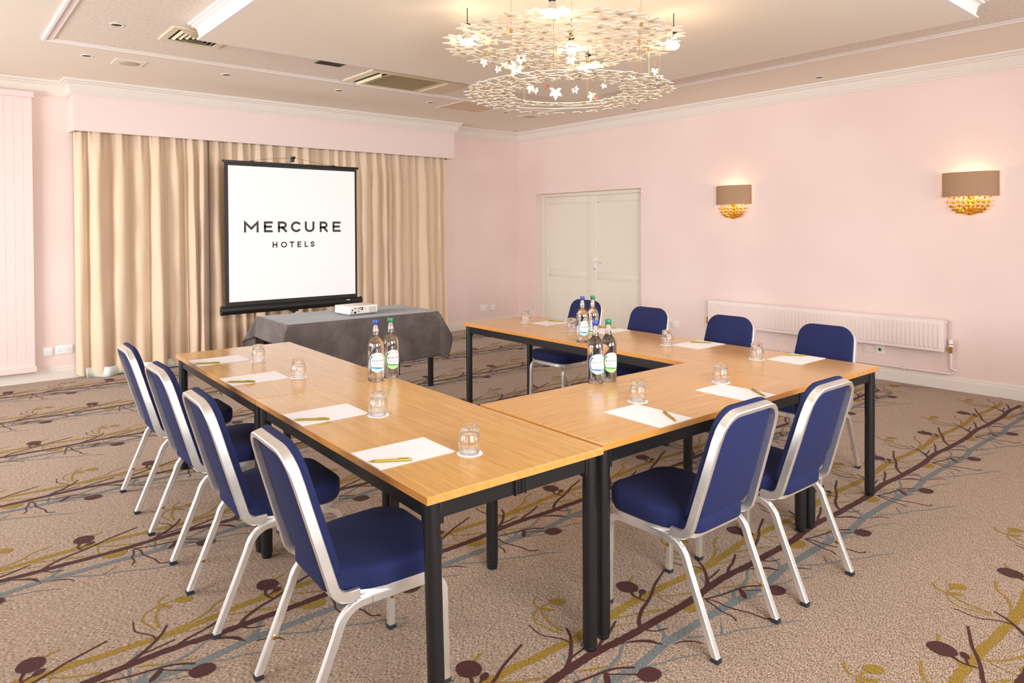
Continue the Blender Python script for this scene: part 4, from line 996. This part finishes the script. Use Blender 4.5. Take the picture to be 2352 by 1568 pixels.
# wall lights
def make_sconce():
    root = empty('wall_light', (0, 0, 0))      # local: wall is plane x=0, room towards -x
    HW, DP, Zb, Zt = .222, .135, 1.783, 2.003
    bm = BM(); n = 28
    R = []
    def ell(s, z): return [(-.012-(DP*s)*math.sin(PI*i/n), (HW*s)*math.cos(PI*i/n), z) for i in range(n+1)]
    A = [bm.verts.new(p) for p in ell(1, Zb)]; B = [bm.verts.new(p) for p in ell(1, Zt)]; C_ = [bm.verts.new(p) for p in ell(.985, Zt)]; D = [bm.verts.new(p) for p in ell(.985, Zb)]
    for i in range(n):
        for P, Q in ((A, B), (B, C_), (C_, D), (D, A)): bm.faces.new((P[i], P[i+1], Q[i+1], Q[i]))
    bm.faces.new((A[0], B[0], C_[0], D[0])); bm.faces.new((A[n], D[n], C_[n], B[n]))
    link('lampshade', bm, SHADE, root, smooth=50)
    bm = BM(); box(bm, -.010, 0, -.022, .022, 1.64, 1.90, .003); tube(bm, [(-.008, 0, 1.76), (-.05, 0, 1.77), (-.06, 0, 1.79), (-.06, 0, 1.82)], .007); tube(bm, [(-.06, -.07, 1.80), (-.06, 0, 1.79), (-.06, .07, 1.80)], .007); lathe(bm, [(0, -.012), (.022, -.008), (.03, .004), (.012, .014), (0, .016)], 16, (-.03, 0, 1.625))
    link('bracket', bm, GOLD, root, smooth=40)
    for s in (-1, 1):
        bm = BM(); lathe(bm, [(0, 0), (.012, .002), (.014, .03), (.02, .05), (.021, .065), (.014, .082), (0, .088)], 16, (-.06, s*.07, 1.81)); link('bulb', bm, BULBW, root, smooth='all')
    rnd = random.Random(3); bs, bl_ = BM(), BM()
    for k in range(9):
        ex = -.158+k*.316/8; ez = 1.768-.012*(k % 2); bulge = -.035-.05*math.cos(ex/.158*1.3)
        P = [Vector((-.03, 0, 1.625)), Vector((bulge*.8, ex*.55, 1.628)), Vector((bulge, ex*.98, 1.665)), Vector((bulge*.9, ex, ez))]
        Q = []
        for i in range(13):
            t = i/12; Q.append(P[0]*(1-t)**3+P[1]*3*t*(1-t)**2+P[2]*3*t*t*(1-t)+P[3]*t**3)
        tube(bs, Q, .0042, 6, r1=.0022)
        for i in range(4, 13, 2):
            for sd in (-1, 1):
                if i == 12 and sd == 1: continue
                d = (Q[i]-Q[i-1]).normalized(); sdv = d.cross(Vector((1, 0, 0))).normalized()*sd
                ax = (d*1.0+sdv*.38+Vector((rnd.uniform(-.3, .1), 0, 0))).normalized(); L = .034*rnd.uniform(.85, 1.2); wv = ax.cross(Vector((1, 0, 0))).normalized()*L*.23
                p = Q[i]; up_ = ax.cross(wv).normalized()*.002
                ring = [p, p+ax*L*.35+wv*.8, p+ax*L*.65+wv, p+ax*L, p+ax*L*.65-wv, p+ax*L*.35-wv*.8]
                va = [bl_.verts.new(q+up_) for q in ring]; vb = [bl_.verts.new(q-up_) for q in ring]; mid = bl_.verts.new(p+ax*L*.5+up_*3); mib = bl_.verts.new(p+ax*L*.5-up_*3)
                for j in range(6):
                    jj = (j+1) % 6; bl_.faces.new((va[j], va[jj], mid)); bl_.faces.new((vb[jj], vb[j], mib)); bl_.faces.new((va[jj], va[j], vb[j], vb[jj]))
    link('twigs', bs, GOLD, root, smooth=60); o = link('leaf_spray', bl_, GOLD, root); o['kind'] = 'stuff'
    return tag(root, 'x', 'wall light', 'wall lights with half-round shades and gold leaf sprays')
s0 = make_sconce(); s0.location = (0, -3.842, 0); s0['label'] = 'wall light with taupe shade and gold leaf spray, nearer the double door'
s1 = dup(s0, (0, -6.215, 0), 0, 'wall light with taupe shade and gold leaf spray, nearer the right edge')
for yy in (-3.842, -6.215):
    l = bpy.data.lights.new('sconce_light', 'POINT'); l.energy = 1.7; l.color = (1, .62, .30); l.shadow_soft_size = .03
    o = bpy.data.objects.new('sconce_light', l); COL.objects.link(o); o.location = (-.075, yy, 1.925)

# ================================================================== ceiling things
def onceil(name, x, y, label, cat, group=None):
    return tag(empty(name, (x, y, ZC-.006 if (TX0 < x < TX1 and y < TY1) else ZC)), label, cat, group)
def make_down():
    root = onceil('downlight', 0, 0, 'x', 'downlight', 'recessed ceiling downlights')
    bm = BM(); lathe(bm, [(.048, 0), (.046, -.004), (.038, -.005), (.034, -.003), (.030, -.001)], 28); lathe(bm, [(.048, 0), (.030, -.001)], 28); link('trim_ring', bm, WHITEP, root, smooth=40)
    bm = BM(); lathe(bm, [(0, -.0022), (.034, -.0032)], 24); link('recess', bm, mat('dark_recess', (58, 44, 30), .5), root)
    return root
dl = [(-6.201, -2.60, 'on the textured field at the left, beside the air diffuser'), (-6.205, -1.41, 'leftmost on the smooth border, beside the square speaker'), (-5.02, -1.41, 'above the left part of the pelmet'), (-3.81, -1.39, 'above the middle of the pelmet'),
      (-2.63, -1.41, 'between pelmet end and ceiling hatch'), (-1.46, -1.42, 'right of the ceiling hatch'), (-.317, -.31, 'in the far room corner'), (-.34, -2.63, 'over the right wall behind the chandelier'), (-.326, -4.99, 'over the right wall nearest the camera')]
d0 = make_down()
for i, (x, y, lb) in enumerate(dl):
    z = ZC-.006 if (TX0 < x < TX1 and y < TY1) else ZC
    if i == 0: d0.location = (x, y, z); d0['label'] = 'recessed downlight '+lb
    else: dup(d0, (x, y, z), 0, 'recessed downlight '+lb)
def speaker(x, y, lb):
    r = onceil('ceiling_speaker', x, y, lb, 'speaker', 'round ceiling speakers')
    bm = BM(); box(bm, -.125, .125, -.125, .125, -.006, 0, .003); link('frame', bm, CEIL, r)
    bm = BM(); lathe(bm, [(0, -.012), (.06, -.011), (.088, -.008), (.092, -.005)], 32); link('grille', bm, mat('speaker_grille', (206, 192, 168), .8) if 'speaker_grille' not in bpy.data.materials else bpy.data.materials['speaker_grille'], r, smooth='all')
speaker(-5.865, -1.345, 'round speaker in a square frame above the left end of the pelmet'); speaker(-1.0, -1.385, 'round speaker near the far room corner')
# square air diffuser
r = onceil('air_diffuser', -5.645, -2.61, 'square louvred air diffuser half hidden by the dropped panel', 'air vent')
bm = BM()
for q in range(4):
    M4 = Matrix.Rotation(q*PI/2, 4, 'Z'); b2 = BM(); box(b2, -.225, .175, -.225, -.175, -.010, 0); b2.transform(M4); me = bpy.data.meshes.new('t'); b2.to_mesh(me); b2.free(); bm.from_mesh(me); bpy.data.meshes.remove(me)
link('frame', bm, IVORY, r)
bm = BM(); box(bm, -.18, .18, -.18, .18, -.002, 0); link('duct', bm, VENTD, r)
for k in range(4):
    s = .150-k*.038; bm = BM()
    for q in range(4):
        a = [(-s, -s, -.004), (s, -s, -.004), (s-.018, -s+.018, -.016), (-s+.018, -s+.018, -.016)]
        a = [Matrix.Rotation(q*PI/2, 3, 'Z') @ Vector(p) for p in a]; b = [p+Vector((0, 0, .002)) for p in a]
        va = [bm.verts.new(p) for p in a]; vb = [bm.verts.new(p) for p in b]
        bm.faces.new(va); bm.faces.new(vb[::-1])
        for j in range(4): bm.faces.new((va[j], vb[j], vb[(j+1) % 4], va[(j+1) % 4]))
    link('louvre', bm, IVORY, r)
r = onceil('air_grille', -4.45, -2.47, 'small bronze air grille beside the ceiling cassette', 'air vent')
bm = BM(); box(bm, -.125, .125, -.06, .06, -.004, 0); link('frame', bm, GRILLE, r)
bm = BM()
for k in range(16): box(bm, -.115+k*.0148, -.107+k*.0148, -.052, .052, -.0055, -.004)
o = link('slots', bm, VENTD, r); o['kind'] = 'stuff'
# ceiling cassette
r = onceil('air_cassette', -3.48, -2.225, 'cream rectangular air conditioning cassette with open flap', 'air conditioner')
bm = BM(); box(bm, -.56, .56, -.305, .305, -.014, 0, .006); cas = link('fascia', bm, IVORY, r, smooth=40)
bm = BM(); box(bm, -.34, .25, -.27, .27, -.018, -.014, .002); link('intake_frame', bm, mat('intake_beige', (206, 190, 150), .6), r)
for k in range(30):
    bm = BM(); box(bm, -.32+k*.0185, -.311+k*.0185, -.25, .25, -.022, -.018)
    if k == 0: s_ = link('slat', bm, mat('slat_tan', (160, 142, 104), .6), r)  # slats in a darker beige than the intake frame
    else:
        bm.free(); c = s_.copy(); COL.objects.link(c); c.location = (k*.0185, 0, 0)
for xx in (-.47, -.40):
    bm = BM(); box(bm, xx, xx+.034, -.25, .25, -.0155, -.0135); link('air_slot', bm, VENTD, r)
bm = BM(); box(bm, -.436, -.432, -.25, .25, -.045, -.012); o = link('flap', bm, IVORY, r)
bm = BM(); box(bm, .33, .345, -.27, .27, -.02, -.014); link('trim_strip', bm, IVORY, r)
# access hatch
r = onceil('access_hatch', -2.05, -1.455, 'flat square access hatch with peach panel near the pelmet end', 'hatch')
bm = BM()
for a, b, c, d in ((-.33, .33, -.30, -.285), (-.33, .33, .285, .30), (-.33, -.315, -.285, .285), (.315, .33, -.285, .285)): box(bm, a, b, c, d, -.004, 0)
link('frame', bm, CEIL, r)
bm = BM(); box(bm, -.312, .312, -.282, .282, -.002, 0); link('panel', bm, mat('peach_panel', (236, 206, 180), .8), r)

# ================================================================== chandelier
CXY = Vector((-4.13, -5.13, 0))
ch = empty('chandelier', (CXY.x, CXY.y, PZ)); tag(ch, 'cream chandelier of two rings of cut-out leaves with lit bulbs and hanging leaves', 'chandelier')
def leaf_outline(s, seed=0, slim=1.0):
    r = random.Random(seed); out = []
    tips = [(90, 1.0, .23), (38, .90, .21), (-18, .72, .17), (-90, .20, .04), (198, .72, .17), (142, .90, .21)]
    m = len(tips)
    for i, (a, L, w) in enumerate(tips):
        a = math.radians(a+r.uniform(-5, 5)); L *= r.uniform(.92, 1.06); ca, sa = math.cos(a), math.sin(a)
        pts = [(.28*L, -w*.62), (.55*L, -w), (.78*L, -w*.62), (L, 0), (.78*L, w*.62), (.55*L, w), (.28*L, w*.62)] if L > .3 else [(.10, -w*.6), (L, -w*.3), (L, w*.3), (.10, w*.6)]
        for q, t in pts:
            out.append((s*(q*ca-t*sa)*slim, s*(q*sa+t*ca)))
    return out
def leaf_mesh(name, s, seed, th=.003, slim=1.0):
    # star-shaped fill around the centre (outline ordered by lobe, clockwise)
    o_ = leaf_outline(s, seed, slim); bm = BM()
    c0 = bm.verts.new((0, 0, th/2)); c1_ = bm.verts.new((0, 0, -th/2))
    A = [bm.verts.new((x, y, th/2)) for x, y in o_]; B = [bm.verts.new((x, y, -th/2)) for x, y in o_]; n = len(A)
    for i in range(n):
        j = (i+1) % n
        bm.faces.new((c0, A[i], A[j])); bm.faces.new((c1_, B[j], B[i])); bm.faces.new((A[j], A[i], B[i], B[j]))
    me = bpy.data.meshes.new(name); bmesh.ops.recalc_face_normals(bm, faces=bm.faces); bm.to_mesh(me); bm.free(); me.materials.append(LEAFW); return me
LM = [leaf_mesh('leaf', 1, k, .003/.1) for k in range(5)]
ring_w = lambda r, z: [(r*math.cos(2*PI*i/64), r*math.sin(2*PI*i/64), z) for i in range(65)]
def place_leaf(par, x, y, z, s, rz, k, tilt=(0, 0), m=None):
    me = LM[k % 5]
    o = bpy.data.objects.new('leaf', me); COL.objects.link(o); o.parent = par; o.location = (x, y, z); o.scale = (s, s, .1 if not m else .1); o.rotation_euler = (tilt[0], tilt[1], rz)
    if m: o.material_slots[0].link = 'OBJECT'; o.material_slots[0].material = m
    return o
ZU, ZL = 2.70-PZ, 2.40-PZ
bm = BM()
for r_ in (.25, .48, .66): tube(bm, ring_w(r_, ZU+.006), .0025, 6, cap=False)
for k in range(6):
    a = PI*k/6; tube(bm, [(-.68*math.cos(a), -.68*math.sin(a), ZU+.006), (.68*math.cos(a), .68*math.sin(a), ZU+.006)], .002, 6)
ur = link('upper_leaf_disc', bm, LEAFW, ch)
rl_ = random.Random(21); pts = []
for rad_, cnt in ((.0, 1), (.15, 6), (.29, 12), (.42, 17), (.545, 22), (.66, 27)):
    for i in range(cnt):
        a = 2*PI*i/cnt+rad_*7+rl_.uniform(-.06, .06); rr_ = rad_+rl_.uniform(-.02, .02)
        place_leaf(ur, rr_*math.cos(a)*1.02, rr_*math.sin(a)*1.02, ZU+rl_.uniform(-.003, .003), .100*rl_.uniform(.9, 1.12), a-PI/2+rl_.uniform(-.8, .8), rl_.randint(0, 4))
bm = BM()
OX, OY = .06, .02
for r_ in (.40, .50, .63): tube(bm, [(x+OX, y+OY, z) for x, y, z in ring_w(r_, ZL+.005)], .0022, 6, cap=False)
lr = link('lower_leaf_ring', bm, LEAFW, ch)
cnts = ((.40, 26), (.475, 30), (.55, 34), (.625, 38))
fa = math.atan2(1, .83)     # direction away from the camera: the ring opens into a crescent there
for rad_, cnt in cnts:
    for i in range(cnt):
        a = 2*PI*i/cnt+rad_*9; off = ((a-fa+PI) % (2*PI))-PI
        stretch = 1+.30*math.exp(-(off/.75)**2)*(rad_-.36)/.26
        if rad_ in (.475, .55) and abs(off) < .42: continue
        rr_ = rad_*stretch+rl_.uniform(-.012, .012)
        place_leaf(lr, OX+rr_*math.cos(a), OY+rr_*math.sin(a), ZL+rl_.uniform(-.003, .003), .066*rl_.uniform(.85, 1.15), a+rl_.uniform(-1.2, 1.2), rl_.randint(0, 4), (rl_.uniform(-.05, .05), rl_.uniform(-.05, .05)))
# suspension wires with brass stoppers
wires = [(-.30, .42), (.02, -.62), (-.48, -.05), (.30, -.38), (-.12, -.20), (.45, .20), (.10, .48), (-.45, -.38), (.50, -.30)]
for x, y in wires:
    bm = BM(); cyl(bm, (x, y, ZL), (x, y, 0), .0012, n=6); wv_ = link('suspension_wire', bm, BRASS, ch)
    bm = BM(); cyl(bm, (x, y, ZU-.022), (x, y, ZU-.002), .009, n=12); link('stopper', bm, BRASS, wv_, smooth=40)
bm = BM(); lathe(bm, [(0, -.045), (.05, -.04), (.07, -.015), (.07, 0), (0, 0)], 28); link('ceiling_rose', bm, LEAFW, ch, smooth=40)
# bulbs: reflector spots in dark holders, lit part below the disc
bulbs = [(-4.665, -4.825), (-4.640, -5.560), (-3.560, -5.575), (-4.000, -5.085), (-3.520, -4.790), (-4.42, -5.20)]
for bx, by in bulbs[:5]:
    x, y = bx-CXY.x, by-CXY.y
    bm = BM(); lathe(bm, [(0, .10), (.018, .10), (.020, .085), (.019, .055), (0, .055)], 18, (x, y, ZU)); cyl(bm, (x, y, ZU+.1), (x, y, 0), .003, n=8); h = link('lamp_holder', bm, BLACKP, ch, smooth=40)
    bm = BM(); lathe(bm, [(.019, .055), (.021, .035), (.034, .010), (.036, 0)], 20, (x, y, ZU)); link('reflector', bm, CHROME, h, smooth='all')
    bm = BM(); lathe(bm, [(.035, 0), (.036, -.010), (.030, -.024), (.016, -.032), (0, -.034)], 20, (x, y, ZU)); link('bulb', bm, BULB, h, smooth='all')
    for zz2, e in ((ZU+.04, 1.7), (ZU-.10, 1.2), (ZU-.035, 11.0)):
        l = bpy.data.lights.new('chandelier_bulb', 'SPOT' if e > 5 else 'POINT'); l.energy = e
        if e > 5: l.spot_size = math.radians(130); l.spot_blend = .9
        l.color = (1, .80, .54); l.shadow_soft_size = .035
        o = bpy.data.objects.new('chandelier_bulb', l); COL.objects.link(o); o.location = (bx+.0, by, PZ+zz2)
H = [(-4.615, -4.925, 2.585, .066, 0), (-4.588, -5.035, 2.520, .053, 0), (-4.464, -4.947, 2.582, .058, 0), (-4.486, -5.086, 2.561, .119, 0), (-4.492, -5.137, 2.589, .080, 0), (-4.397, -5.000, 2.536, .037, 0), (-4.163, -4.859, 2.499, .080, 0), (-4.179, -4.923, 2.458, .053, 0), (-4.127, -4.989, 2.477, .048, 2), (-4.279, -5.217, 2.408, .101, 0), (-4.073, -5.183, 2.435, .058, 0), (-4.084, -5.344, 2.380, .074, 0), (-4.105, -5.395, 2.345, .042, 2), (-4.090, -5.449, 2.408, .042, 0), (-4.082, -5.383, 2.560, .048, 0), (-3.642, -5.285, 2.579, .058, 0), (-3.663, -5.332, 2.532, .037, 0), (-3.565, -5.428, 2.584, .058, 0), (-3.543, -5.450, 2.543, .069, 0), (-4.212, -5.288, 2.599, .080, 0)]
for i, (x, y, z, s, k) in enumerate(H):
    x -= CXY.x; y -= CXY.y; z -= PZ
    bm = BM(); cyl(bm, (x, y, z), (x, y, ZU), .0006, n=5); wv_ = link('hanging_wire', bm, BRASS, ch)
    o = place_leaf(wv_, x, y, z-s*.4, s*.62, math.radians(-40)+rl_.uniform(-1.1, 1.1), i, m=LEAFC if k == 2 else None)
    o.rotation_euler = (PI/2, PI+rl_.uniform(-.5, .5), math.radians(-40)+rl_.uniform(-.9, .9))
    o.name = 'hanging_leaf'
# the nearest table leg leans a little, as in the photograph
for lg in kids(table0):
    if lg.name.startswith('leg'):
        c = sum((v.co for v in lg.data.vertices), Vector())/len(lg.data.vertices)
        if c.x < 0 and c.y > 0:
            piv = Vector((c.x, c.y, TH-TT)); d = Vector((-.0055, -.0145, 0))   # foot shift in table axes
            ax = Vector((0, 0, -1)).cross(d).normalized(); R = Matrix.Rotation(d.length/piv.z, 4, ax)
            lg.matrix_local = Matrix.Translation(piv) @ R @ Matrix.Translation(-piv)
